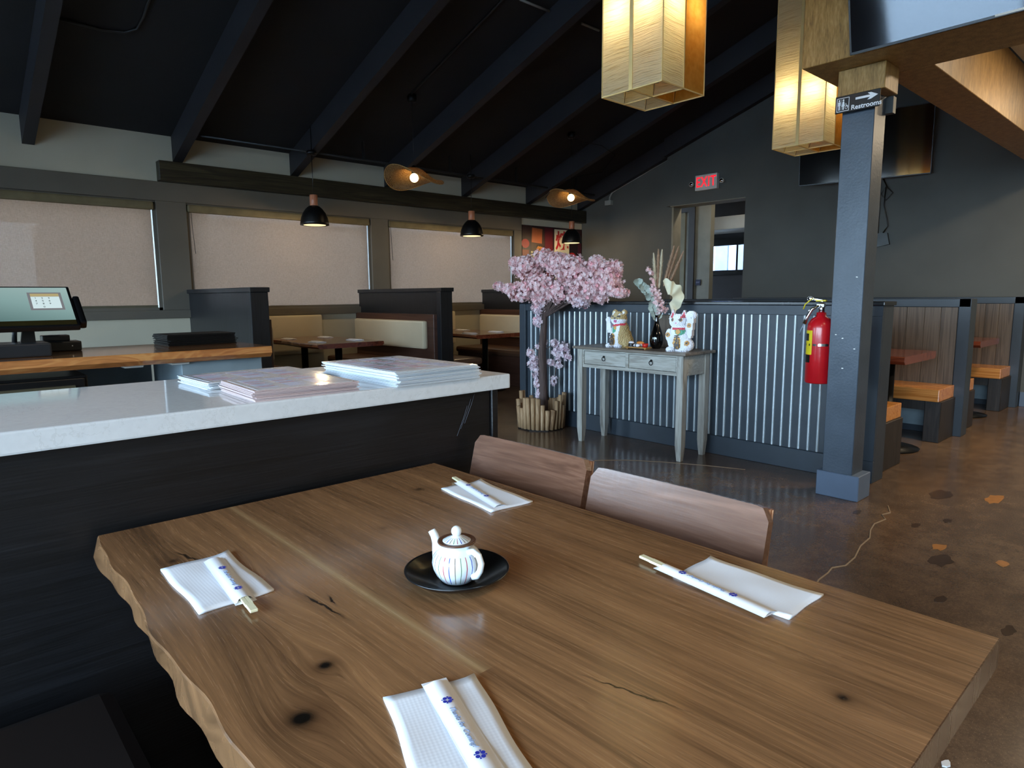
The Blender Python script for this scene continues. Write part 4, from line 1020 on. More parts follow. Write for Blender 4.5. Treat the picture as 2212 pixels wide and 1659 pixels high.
def dog_s(u, v, w_):
    if ell(u, v, w_, (.01, .075, -.005), (.092, .10, .08)): return 'fur' if (u > .028 or w_ < -.01) else 'body'
    if ell(u, v, w_, (.01, .14, .0), (.07, .08, .062)): return 'fur' if u > .03 or w_ < -.01 else 'body'
    for s in (-1, 1):
        if ell(u, v, w_, (s*.042-.02, .014, .05), (.03, .02, .04)): return 'body'
        if ell(u, v, w_, (s*.042+.002, .282, .0), (.022, .024, .02)): return 'fur'
    if ell(u, v, w_, (.0, .232, .01), (.066, .058, .06)): return 'fur' if v > .232 or w_ < 0 else 'body'
    if .12 < v < .22 and abs(u+.068+(v-.12)*.15) < .018 and abs(w_-.02) < .022: return 'body'
    if ell(u, v, w_, (-.084, .222, .022), (.026, .024, .026)): return 'body'
    if ell(u, v, w_, (.068, .055, 0), (.05, .055, .06)): return 'fur'
def dog_p(u, v, b):
    if o2(u, v, (-.030, .066), (.030, .050)): return 'plaque'
    if o2(u, v, (-.008, .240), (.010, .008)): return 'eye'
    if v > .247 and v < .256 and (abs(u+.034) < .014 or abs(u-.022) < .014): return 'eye'
    if o2(u, v, (-.006, .214), (.016, .011)): return 'tongue'
    for s in (-1, 1):
        if o2(u, v, (s*.030-.006, .268), (.008, .006)): return 'face'
        if o2(u, v, (s*.042+.002, .282), (.010, .012)): return 'face'
    if abs(v-(.182+u*.12)) < .008 and -.05 < u < .075: return 'collar'
    if o2(u, v, (-.010, .160), (.016, .016)): return 'bell'
    if o2(u, v, (-.022, .145), (.022, .026)): return 'bib'
    if v < .014 and (int((u+.2)/.0075) % 2 == 0) and u < .04: return 'claw'
dg_ = voxfig('dog_figurine', 'tan and white building-block dog figurine at the left of the console table', 'figurine', dog_s, dog_p, MF, (4.28, 3.385, .822), math.radians(10), U=(-.12, .13))
for k, ch in enumerate('大吉'): obj('lettering', text_mb(ch, .046, FX(-.083, .029, .086-k*.042), .002, .0024), MF['eye'], dg_, world=False)

solo('wooden_board', MB().box(-.012, .012, -.12, .12, 0, .262, .003), M_plank, 'brown wooden board standing behind the black vase', 'board', world=False).location = (4.50, 3.06, .8225)
t = thing('vase', 'glossy black teardrop vase between the two figurines', 'vase', (4.33, 3.055, .822))
obj('body', MB().lathe([(.001, 0), (.028, 0), (.032, .004), (.047, .03), (.055, .065), (.052, .10), (.036, .15), (.019, .20), (.014, .24), (.018, .265), (.015, .265), (.011, .24), (.001, .2)], (0, 0, 0), 28), plain('glossy_black_glaze', '#050506', .06, coat=.6), t, world=False)
VX, VY, VZ = 4.33, 3.055, .822
M_pampas = plain('cream_pampas', '#d9cfb4', .9, var=.15, vs=60); M_pampas2 = plain('tan_pampas', '#b08f74', .9, var=.15, vs=60)
M_stem = plain('brown_stem', '#5a4632', .7)
RT = Vector((.74, -.67, 0))
def plume(px, pz, col, label, dep=0):
    top = Vector((VX, VY, 0))+RT*px+Vector((-.67, -.74, 0))*dep; top.z = pz; base = Vector((VX, VY, VZ+.2))
    t = thing('pampas_grass', label, 'dried grass', base, 0, None)
    mid = base.lerp(top, .5)+RT*(-px*.10); P_ = [base, base.lerp(mid, .6), mid, mid.lerp(top, .5), top]
    obj('stem', MB().tube(P_[:4], .0018, 5), M_stem, t)
    m = MB(); rnd = random.Random(int(pz*1000)); 
    for k in range(800):
        q = rnd.random(); p = mid.lerp(top, q); rad = .027*math.sin(PI*min(1, q*.85+.12))**.7
        a = rnd.uniform(0, 2*PI); off = Vector((math.cos(a), math.sin(a), 0))*rad*rnd.uniform(.2, 1); ax = (top-mid).normalized()
        e = p+off+ax*.03; s_ = p+off*.15; n_ = Vector((math.cos(a+1.57), math.sin(a+1.57), 0))*.003
        m.add([s_-n_, s_+n_, e], [(0, 1, 2)])
    obj('plume', m, col, t)['kind'] = 'stuff'
plume(-.035, 1.545, M_pampas, 'cream pampas plume farthest left in the vase')
plume(.0, 1.575, M_pampas2, 'slim tan pampas plume second from left in the vase')
plume(.028, 1.57, M_pampas, 'cream pampas plume third from left in the vase')
plume(.115, 1.60, M_pampas2, 'tan pampas plume third from right in the vase', .01)
plume(.15, 1.595, M_pampas2, 'tan pampas plume second from right in the vase')
plume(.185, 1.56, M_pampas2, 'tan pampas plume leaning farthest right in the vase', .01)
# cream fan leaf
t = thing('dried_fan_leaf', 'cream ruffled fan-shaped dried leaf in the vase', 'dried leaf', (VX, VY, VZ+.25))
m = MB(); c0 = Vector((VX, VY, 1.10))+RT*.03; nr, na = 7, 40; vs = []
for i in range(nr+1):
    for k in range(na+1):
        a = math.radians(-65+185*k/na); r = (.05+.16*i/nr)*(1+.12*math.sin(a*3+1))*(1 if i < nr else 1+.05*math.sin(k*.9))
        p = c0+RT*(.055+r*.62*math.cos(a)*(.8)+0)+Vector((0, 0, .11+r*.75*math.sin(a)+.0))+Vector((-.67, -.74, 0))*(.012*math.sin(k*.62)*i/nr+.03*math.sin(a)+.02)
        vs.append(p)
fs = [(i*(na+1)+k, i*(na+1)+k+1, (i+1)*(na+1)+k+1, (i+1)*(na+1)+k) for i in range(nr) for k in range(na)]
m.add(vs, fs, True); obj('blade', m, plain('cream_dried_leaf', '#ddd9bd', .7, var=.08, vs=20), t)
obj('stem', MB().tube([(VX, VY, VZ+.2), c0, c0+RT*.05+Vector((0, 0, .09))], .003, 5), M_stem, t)

# blossoms
def flower_into(m, c, s, rnd, nrm=None):
    if nrm is None: nrm = Vector((rnd.gauss(0, 1), rnd.gauss(0, 1), rnd.gauss(0, 1))).normalized()
    a = nrm.orthogonal().normalized(); b = nrm.cross(a); rot = rnd.uniform(0, 2*PI)
    for k in range(5):
        t_ = rot+2*PI*k/5; d = a*math.cos(t_)+b*math.sin(t_); e = nrm.cross(d)
        up = nrm*s*rnd.uniform(.15, .55)
        p0 = c; p1 = c+d*s*.45+e*s*.34+up*.4; p2 = c+d*s*.45-e*s*.34+up*.4; p3 = c+d*s*.95+e*s*.26+up; p4 = c+d*s*.95-e*s*.26+up; p5 = c+d*s*.82+up*.8
        m.add([p0, p1, p3, p5, p4, p2], [(0, 1, 5), (1, 2, 3), (1, 3, 5), (3, 4, 5)], True)
def petal_mat(name, c1, c2):
    g = G(name); n1 = g.noise(None, 26, 2); cc = g.ramp(n1, [(.36, hx(c1)), (.62, hx(c2))])
    return g.end(g.ms(.35, g.bsdf(cc, .7, 0, None, .2), g.trans(cc)))
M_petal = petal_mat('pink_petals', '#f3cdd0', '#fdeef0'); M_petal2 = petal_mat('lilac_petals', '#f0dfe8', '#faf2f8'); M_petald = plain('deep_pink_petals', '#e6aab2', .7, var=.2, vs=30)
t = thing('blossom_branch', 'small pink blossom branch in the vase', 'artificial branch', (VX, VY, VZ+.21))
P0 = [Vector((VX, VY, VZ+.2)), Vector((VX, VY, 1.17)), Vector((VX, VY, 1.27))+RT*-.02, Vector((VX, VY, 1.38))+RT*-.05, Vector((VX, VY, 1.45))+RT*-.095]
obj('stem', MB().tube(P0, .0025, 5), M_stem, t)
m = MB(); rnd = random.Random(5)
for (px, pz, r, n_) in ((-.085, 1.44, .018, 14), (-.062, 1.41, .02, 14), (-.05, 1.37, .018, 10), (-.04, 1.33, .018, 10), (-.04, 1.29, .03, 22), (-.015, 1.25, .04, 34), (.0, 1.20, .04, 34), (.02, 1.16, .04, 22), (.045, 1.13, .03, 16), (.0, 1.12, .03, 12)):
    for k in range(n_):
        c = Vector((VX, VY, pz))+RT*px+Vector((rnd.gauss(0, 1), rnd.gauss(0, 1), rnd.gauss(0, 1))).normalized()*r*rnd.random()**.4+Vector((-.67, -.74, 0))*.03
        flower_into(m, c, .013, rnd)
obj('blossom_cluster', m, M_petal, t)['kind'] = 'stuff'
t = thing('eucalyptus_branch', 'grey-green eucalyptus branch arching left in the vase', 'artificial branch', (VX, VY, VZ+.22))
EP = [(0, 1.05), (-.03, 1.13), (-.06, 1.22), (-.10, 1.28), (-.135, 1.315), (-.165, 1.345)]
EQ = [Vector((VX, VY, z_))+RT*p for p, z_ in EP]
obj('stem', MB().tube(EQ, .002, 5), M_stem, t)
M_euc = plain('eucalyptus_leaf', '#a3b0a6', .6, var=.15, vs=20); n_ = 0
for s in range(34):
    q = s/33*(len(EQ)-1.001); i = int(q); p = EQ[i].lerp(EQ[i+1], q-i); sd = 1 if s % 2 else -1
    r = .019+.007*rnd.random(); d = (RT*sd*.7+Vector((0, 0, .55))+Vector((-.67, -.74, 0))*rnd.uniform(-.3, .9)).normalized(); nn = Vector((-.67, -.74, rnd.uniform(-.5, .8))).normalized()
    e = nn.cross(d).normalized(); c = p+d*r*1.1; mm = MB(); vs = [c+d*r*math.cos(a*PI/5)+e*r*.9*math.sin(a*PI/5)+nn*.003*math.cos(a*PI/5*2) for a in range(10)]
    mm.add([c-nn*.003]+vs, [(0, 1+a, 1+(a+1) % 10) for a in range(10)], True); obj('leaf', mm, M_euc, t)

# sushi board
t = thing('sushi_board', 'small wooden board of toy sushi in front of the vase', 'serving board', (4.22, 3.15, .822))
obj('board', MB().box(-.04, .04, -.105, .105, .008, .016, .003).box(-.03, .03, -.09, -.08, 0, .008).box(-.03, .03, .08, .09, 0, .008), plain('bamboo_board', '#b98a4c', .5), t, world=False)
def ovoid(nm, y, x, m_, s3, parent_, z=.016): return obj(nm, MB().sphere((x, y, z+s3[2]), 1, 12, 8, s3), m_, parent_, world=False)
t2 = thing('toy_sushi', 'white rice roll with black band on the left of the sushi board', 'toy food', (4.22, 3.215, .838))
obj('rice', MB().lathe([(.001, 0), (.022, 0), (.024, .01), (.023, .034), (.015, .042), (.001, .044)], (0, 0, 0), 16), MF['body'], t2, world=False); obj('seaweed_band', MB().lathe([(.0245, .002), (.0252, .005), (.025, .026), (.0235, .028)], (0, 0, 0), 16), M_black, t2, world=False)
t2 = thing('toy_sushi', 'orange-topped toy sushi behind the white ones', 'toy food', (4.25, 3.15, .838)); M_or = plain('toy_orange', '#d8843a', .5)
obj('rice', MB().sphere((0, 0, .014), 1, 12, 8, (.02, .034, .014)), MF['body'], t2, world=False); obj('topping', MB().sphere((0, 0, .03), 1, 12, 8, (.02, .037, .014)), M_or, t2, world=False)
t2 = thing('toy_sushi', 'plain white toy sushi in the middle of the sushi board', 'toy food', (4.195, 3.145, .838))
obj('rice', MB().sphere((0, 0, .014), 1, 12, 8, (.019, .032, .014)), MF['body'], t2, world=False); obj('seaweed_band', MB().lathe([(.0142, -.004), (.0148, 0), (.0142, .004)], (0, 0, .014), 12, Matrix.Rotation(PI/2, 4, 'X') @ Matrix.Diagonal((1.35, 1, 1, 1))), M_black, t2, world=False)
t2 = thing('toy_cup', 'red toy cup on the right of the sushi board', 'toy food', (4.21, 3.075, .838))
obj('cup', MB().lathe([(.001, 0), (.018, 0), (.026, .030), (.023, .030), (.017, .006), (.001, .006)], (0, 0, 0), 18), plain('toy_red', '#c4261c', .4), t2, world=False)

# ================================================================== CHERRY BLOSSOM TREE
t = thing('blossom_tree', 'artificial pink cherry blossom tree in a ring of upright sticks', 'artificial tree', (4.345, 4.36, 0))
M_bark = wood('brown_bark', '#2e2320', '#4a3a36', '#6a5852', 'z', .8, 30, 2, 120, bump=.5)
TC = Vector((4.345, 4.36, 0))
trunk = [(4.352, 4.345, .03), (4.36, 4.34, .2), (4.352, 4.345, .45), (4.345, 4.35, .7), (4.352, 4.335, .95), (4.36, 4.32, 1.15)]
obj('trunk', MB().tube(trunk, [.042, .042, .044, .040, .032, .024], 12), M_bark, t)
obj('root', MB().tube([(4.36, 4.34, .28), (4.372, 4.315, .17), (4.39, 4.28, .04)], [.012, .016, .014], 8), M_bark, t)
crown = [(4.243, 4.448, 1.51, 0.148, 0.102), (4.358, 4.322, 1.575, 0.125, 0.096), (4.347, 4.125, 1.522, 0.144, 0.11), (4.336, 3.936, 1.451, 0.162, 0.14), (4.375, 3.717, 1.507, 0.084, 0.079), (4.347, 3.585, 1.42, 0.134, 0.114), (4.386, 3.525, 1.469, 0.062, 0.062), (4.375, 3.461, 1.265, 0.082, 0.036), (4.352, 3.561, 1.317, 0.124, 0.083), (4.358, 3.897, 1.247, 0.119, 0.097), (4.336, 3.75, 1.32, 0.159, 0.116), (4.324, 4.337, 1.329, 0.193, 0.125), (4.217, 4.472, 1.285, 0.148, 0.091), (4.124, 4.556, 1.309, 0.08, 0.046), (4.048, 4.625, 1.338, 0.046, 0.034), (4.352, 4.129, 1.282, 0.133, 0.111), (4.344, 4.357, 1.227, 0.126, 0.091), (4.327, 4.372, 1.148, 0.069, 0.08), (4.38, 3.90, 1.20, 0.09, 0.06), (4.385, 3.69, 1.23, 0.07, 0.05), (4.322, 4.376, 1.011, 0.044, 0.052), (4.168, 4.517, 1.556, 0.057, 0.04)]
low = [(4.36, 4.34, 0.8, 0.04, 0.032), (4.33, 4.37, 0.77, 0.029, 0.029), (4.27, 4.42, 0.71, 0.044, 0.046), (4.29, 4.4, 0.65, 0.046, 0.046), (4.28, 4.41, 0.6, 0.044, 0.044), (4.31, 4.39, 0.54, 0.052, 0.046), (4.32, 4.38, 0.48, 0.041, 0.035), (4.33, 4.37, 0.41, 0.052, 0.037), (4.33, 4.37, 0.33, 0.033, 0.044), (4.43, 4.28, 0.8, 0.046, 0.035), (4.48, 4.23, 0.77, 0.064, 0.052), (4.49, 4.19, 0.72, 0.04, 0.044), (4.5, 4.17, 0.67, 0.032, 0.025), (4.45, 4.26, 0.71, 0.052, 0.052), (4.46, 4.25, 0.61, 0.035, 0.052), (4.4, 4.3, 0.62, 0.037, 0.025), (4.43, 4.28, 0.45, 0.026, 0.052)]
rnd = random.Random(11); T0 = Vector(trunk[-1])
def cluster(c, r, n, s, dn=.5, deep=.12, dirv=RT, squash=.75):
    m = MB(); m.cur = 0
    for k in range(n):
        d = Vector((rnd.gauss(0, 1), rnd.gauss(0, 1), rnd.gauss(0, 1))).normalized(); q = rnd.random()**.33*(1.18 if rnd.random() < .09 else 1)
        fz = -0.67*d.x-.74*d.y
        p = Vector(c)+RT*(d.x*r[0]*q)+Vector((-.67, -.74, 0))*(d.y*r[0]*squash*q)+Vector((0, 0, d.z*r[1]*q))
        out = (p-Vector(c)).normalized()+Vector((rnd.gauss(0, .4), rnd.gauss(0, .4), rnd.gauss(0, .4)))
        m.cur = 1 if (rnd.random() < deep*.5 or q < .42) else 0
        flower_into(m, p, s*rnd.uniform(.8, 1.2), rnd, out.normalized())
    return m
for i, (x, y, z, a, b) in enumerate(crown):
    k = a*b/.02
    m = cluster((x, y, z), (a*.96, b*.96), int(40+420*k**.85), .0225)
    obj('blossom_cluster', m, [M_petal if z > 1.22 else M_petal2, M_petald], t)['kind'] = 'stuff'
for i, (x, y, z, a, b) in enumerate(low):
    m = cluster((x, y, z), (a, b), int(14+8000*a*b), .0215, deep=.04, squash=.6)
    for q in range(len(m.mi)): m.mi[q] = 0 if rnd.random() < .97 else 1
    obj('blossom_cluster', m, [M_petal2, M_petald], t)['kind'] = 'stuff'
for i, (x, y, z, a, b) in enumerate(crown):
    c = Vector((x, y, z)); mid = T0.lerp(c, .5)+Vector((0, 0, .03)); obj('branch', MB().tube([T0-Vector((0, 0, .1)), mid, c], [.012, .008, .004], 6), M_bark, t)
obj('branch', MB().tube([(4.345, 4.35, .72), (4.29, 4.40, .76), (4.27, 4.42, .68), (4.29, 4.40, .58), (4.33, 4.37, .42), (4.34, 4.36, .32)], .004, 6), M_bark, t)
obj('branch', MB().tube([(4.345, 4.35, .72), (4.43, 4.27, .80), (4.49, 4.20, .74), (4.45, 4.26, .6), (4.43, 4.28, .42)], .004, 6), M_bark, t)
M_stick = wood('stick_bark', '#7b5f45', '#a38460', '#c4a888', 'z', .7, 40, 3, 150, bump=.4)
n_ = 30
for k in range(n_):
    a = 2*PI*k/n_; rx, ry = .205, .205; p = TC+Vector((rx*math.cos(a), ry*math.sin(a), 0))
    hgt = rnd.choice([.20, .26, .32, .23])+rnd.uniform(-.015, .02); r = .019+.005*rnd.random()
    top = p+Vector((math.cos(a)*.018+rnd.uniform(-.006, .006), math.sin(a)*.018+rnd.uniform(-.006, .006), hgt))
    if top.x > 4.53: top.x = 4.53
    if p.x > 4.53: p.x = 4.53
    obj('stick', MB().tube([p+Vector((0, 0, .012)), p.lerp(top, .5), top], r, 7), M_stick, t)
obj('base_plate', MB().prism([(min(4.55, 4.345+.235*math.cos(k*PI/4+.3)), 4.36+.22*math.sin(k*PI/4+.3)) for k in range(8)], 0, .012), M_black, t)

# ================================================================== FIRE EXTINGUISHER
EX, EY = 4.17, 1.722
t = thing('fire_extinguisher', 'red fire extinguisher hanging on the left side of the slate column', 'fire extinguisher', (EX, EY, .69))
obj('cylinder', MB().lathe([(.001, 0), (.072, 0), (.078, .008), (.078, .34), (.074, .37), (.055, .40), (.03, .415), (.027, .44), (.001, .44)], (EX, EY, .69), 32), M_red, t)
def wrap(nm, r, z0, z1, a0, a1, mt):
    n = 14; m = MB(); vs = []
    for z_ in (z0, z1):
        for k in range(n+1): a = math.radians(a0+(a1-a0)*k/n); vs.append((EX+r*math.cos(a), EY+r*math.sin(a), z_))
    m.add(vs, [(k, k+1, n+2+k, n+1+k) for k in range(n)], True); return obj(nm, m, mt, t)
wrap('strap', .0795, .925, .938, 0, 359.9, M_black)
wrap('strap_buckle', .081, .924, .940, 195, 235, M_chrome)
wrap('instruction_label', .0786, .87, 1.02, 95, 168, M_yellow)
wrap('label_panel', .0790, .82, .868, 95, 160, M_black)
wrap('label_panel', .0790, .955, 1.0, 105, 150, plain('label_black_print', '#1a1a1a'))
V = Vector((EX, EY, 1.13))
obj('valve', MB().lathe([(.001, 0), (.018, 0), (.018, .03), (.012, .04), (.012, .06), (.001, .06)], V, 14).box(EX-.012, EX+.012, EY-.02, EY+.03, 1.16, 1.185, .003), M_chrome, t)
obj('lever', MB().prism([(0, 0), (.075, .018), (.078, .026), (.0, .012)], -.009, .009, frameM((EX, EY-.005, 1.195), (-.3, 1, 0), (0, 0, 1))), M_chrome, t)
obj('carry_handle', MB().prism([(0, 0), (.07, -.035), (.074, -.028), (.0, .014)], -.009, .009, frameM((EX, EY+.0, 1.17), (-.3, 1, 0), (0, 0, 1))), M_chrome, t)
obj('nozzle', MB().tube([(EX-.02, EY+.01, 1.17), (EX-.035, EY+.045, 1.15), (EX-.04, EY+.07, 1.10), (EX-.042, EY+.085, 1.06)], [.008, .010, .009, .013], 10), M_chrome, t)
obj('hose', MB().tube([(EX-.042, EY+.085, 1.06), (EX-.04, EY+.105, 1.02), (EX-.02, EY+.12, .99)], .004, 6), plain('grey_cord', '#8090a0'), t)
obj('pin_tag', MB().tube([(EX-.01, EY+.02, 1.205), (EX-.03, EY+.05, 1.215), (EX-.03, EY+.09, 1.18), (EX-.03, EY+.10, 1.15)], .004, 6).box(EX-.02, EX, EY-.03, EY+.03, 1.198, 1.207), M_yellow, t)
obj('pull_ring', MB().tube([(EX-.03, EY+.06+.02*math.cos(k*PI/8), 1.215+.013*math.sin(k*PI/8)) for k in range(17)], .002, 5), M_chrome, t)
obj('wall_bracket', MB().box(EX-.02, EX+.02, 1.636, 1.645, .85, 1.15), M_blackm, t)

# ================================================================== DINING TABLE (walnut)
TXY = (.66, .865)
t = thing('dining_table', 'large walnut live-edge dining table set with napkins and a teapot', 'table', (TXY[0], TXY[1], 0))
knots = [(.292, .692, .017, 1.), (.364, .777, .012, .9), (.318, 1.30, .010, .55), (.915, 1.363, .011, .6), (.794, .277, .010, .7), (.70, 1.18, .012, .25), (1.02, .42, .008, .4)]
swirl = [(.80, .50, .06, .7, .03), (.38, 1.05, .05, .17, .035), (.30, .74, .06, .16, .03), (.36, 1.42, .04, .15, .02), (.95, 1.33, .05, .14, .02), (.60, .30, .05, .25, -.02)]
g = G('walnut_table_top'); x, y, z = g.xyz(); R = g.rnd()
u = x
for (kx, ky, kr, ks) in knots:
    dx = (x-(kx-TXY[0])); dy = (y-(ky-TXY[1]))
    e = ((dx*dx*(1/(kr*2.6)**2)+dy*dy*(1/(kr*5.5)**2))*-1.0).exp()
    u = u+e*dx*.9*(.4+.6*ks)*-1.0
for (kx, ky, sx_, sy_, am) in swirl:
    dx = (x-(kx-TXY[0])); dy = (y-(ky-TXY[1]))
    e = ((dx*dx*(1/sx_**2)+dy*dy*(1/sy_**2))*-1.0).exp(); u = u+e*am
low_ = g.noise(g.vec(x*3.5, y*1.2, R*9), 1, 3, .5)
u2 = u+(low_-.5)*.05
ring = g.noise(g.vec(u2*26, y*.7+R*11, R*5), 1, 4, .6)
bands = ((u2*430.0+ring*16+R*20).sin()*.5+.5)
fine = g.noise(g.vec(u*330, y*9, R), 1, 3, .6)
pore = g.noise(g.vec(u*700, y*22, R), 1, 1)
f = ring*.50+bands*.05+fine*.30+low_*.12+(R-.5)*.09
col = g.ramp(f, [(.30, hx('#59402a')), (.42, hx('#7a583a')), (.54, hx('#946c48')), (.68, hx('#ab7e54')), (.82, hx('#bb9064'))])
col = g.mix(((pore-.60).mx(0)*2.2).mn(.5), col, hx('#3a2618'))
# pale sapwood streak along one joint
sxx = (x-(.512-TXY[0])+(low_-.5)*.02).abs(); sap = ((sxx*-1.0/.006).exp())*(y-(.62-TXY[1])).gt(0)*.6
col = g.mix(sap.mn(.6), col, hx('#c9a878'))
kd = None
for (kx, ky, kr, ks) in knots:
    dx = (x-(kx-TXY[0])); dy = (y-(ky-TXY[1])); nn = (low_-.5)*.4
    d2 = dx*dx*(1/kr**2)+dy*dy*(1/(kr*.95)**2)
    halo = ((d2*-.16).exp())*ks*.55; core = ((d2*-1.4).exp())*ks*1.4
    col = g.mix(halo.mn(.8), col, hx('#4a2f1c')); col = g.mix(core.mn(1.0), col, hx('#14100c'))
# dark bark inclusions (thin cracks)
for (ax, ay, bx, by, wd) in ((.435, 1.00, .448, .88, .0022), (.463, .965, .457, .93, .0018), (.335, 1.34, .352, 1.27, .0028), (.60, .52, .63, .40, .0016), (.345, 1.262, .35, 1.235, .002)):
    L_ = math.hypot(bx-ax, by-ay); ux, uy = (bx-ax)/L_, (by-ay)/L_
    dx = (x-((ax+bx)/2-TXY[0])); dy = (y-((ay+by)/2-TXY[1]))
    al = dx*ux+dy*uy; ac = dx*-uy+dy*ux+(g.noise(g.vec(x*50, y*50, 1), 1, 2)-.5)*.012
    e = ((al*al*(1/(L_*.45)**2)+ac*ac*(1/wd**2))*-1.0).exp()
    col = g.mix((e*1.5).mn(.95), col, hx('#140f0a'))
col = g.mix(y.lt(.1815-TXY[1])*.75, col, hx('#3a251a'))
rg = fine*.12+.20
M_walnut = g.end(g.bsdf(col, rg, 0, g.bump(pore*.5+fine*.5, .06, .001), .5, .25, .12))
ZT, TH = .76, .043
def edge_l(y): return .226+.010*math.sin(y*4.2+1.0)+.004*math.sin(y*17)+.002*math.sin(y*41)
def edge_lo(y): return edge_l(y)-.001+.006*math.sin(y*6.5+.6)+.004*math.sin(y*19+1)+.0015*math.sin(y*47)
bounds = [None, .335, .435, .512, .62, .735, .86, .985, None]
ny = 60; ya, yb = .180, 1.553
for k in range(8):
    m = MB(); vs = []; fs = []
    for j in range(ny+1):
        y_ = ya+(yb-ya)*j/ny
        a = edge_l(y_) if k == 0 else bounds[k]; b = 1.102 if k == 7 else bounds[k+1]
        a2 = edge_lo(y_) if k == 0 else a; b2 = 1.095+.006*math.sin(y_*8) if k == 7 else b
        ch = .0022
        vs += [(a+(ch if k == 0 else .0), y_, ZT), (b-(ch if k == 7 else .0), y_, ZT), (b, y_, ZT-(ch if k == 7 else 0)), (b2, y_, ZT-TH), (a2, y_, ZT-TH), (a, y_, ZT-(ch if k == 0 else 0))]
    for j in range(ny):
        for q in range(6):
            a_, b_ = j*6+q, j*6+(q+1) % 6; fs.append((a_, b_, b_+6, a_+6))
    fs = [tuple(reversed(f)) for f in fs]+[tuple(range(6)), tuple(reversed(range(ny*6, ny*6+6)))]
    m.add(vs, fs); obj('plank', m, M_walnut, t)
for yy in (.42, 1.28):
    obj('leg', MB().box(.60, .72, yy-.04, yy+.04, .02, .70, .004), M_blackm, t)
    obj('foot', MB().box(.36, .98, yy-.05, yy+.05, 0, .02, .004), M_blackm, t)
    obj('brace', MB().box(.34, 1.0, yy-.04, yy+.04, .70, .717, .002), M_blackm, t)

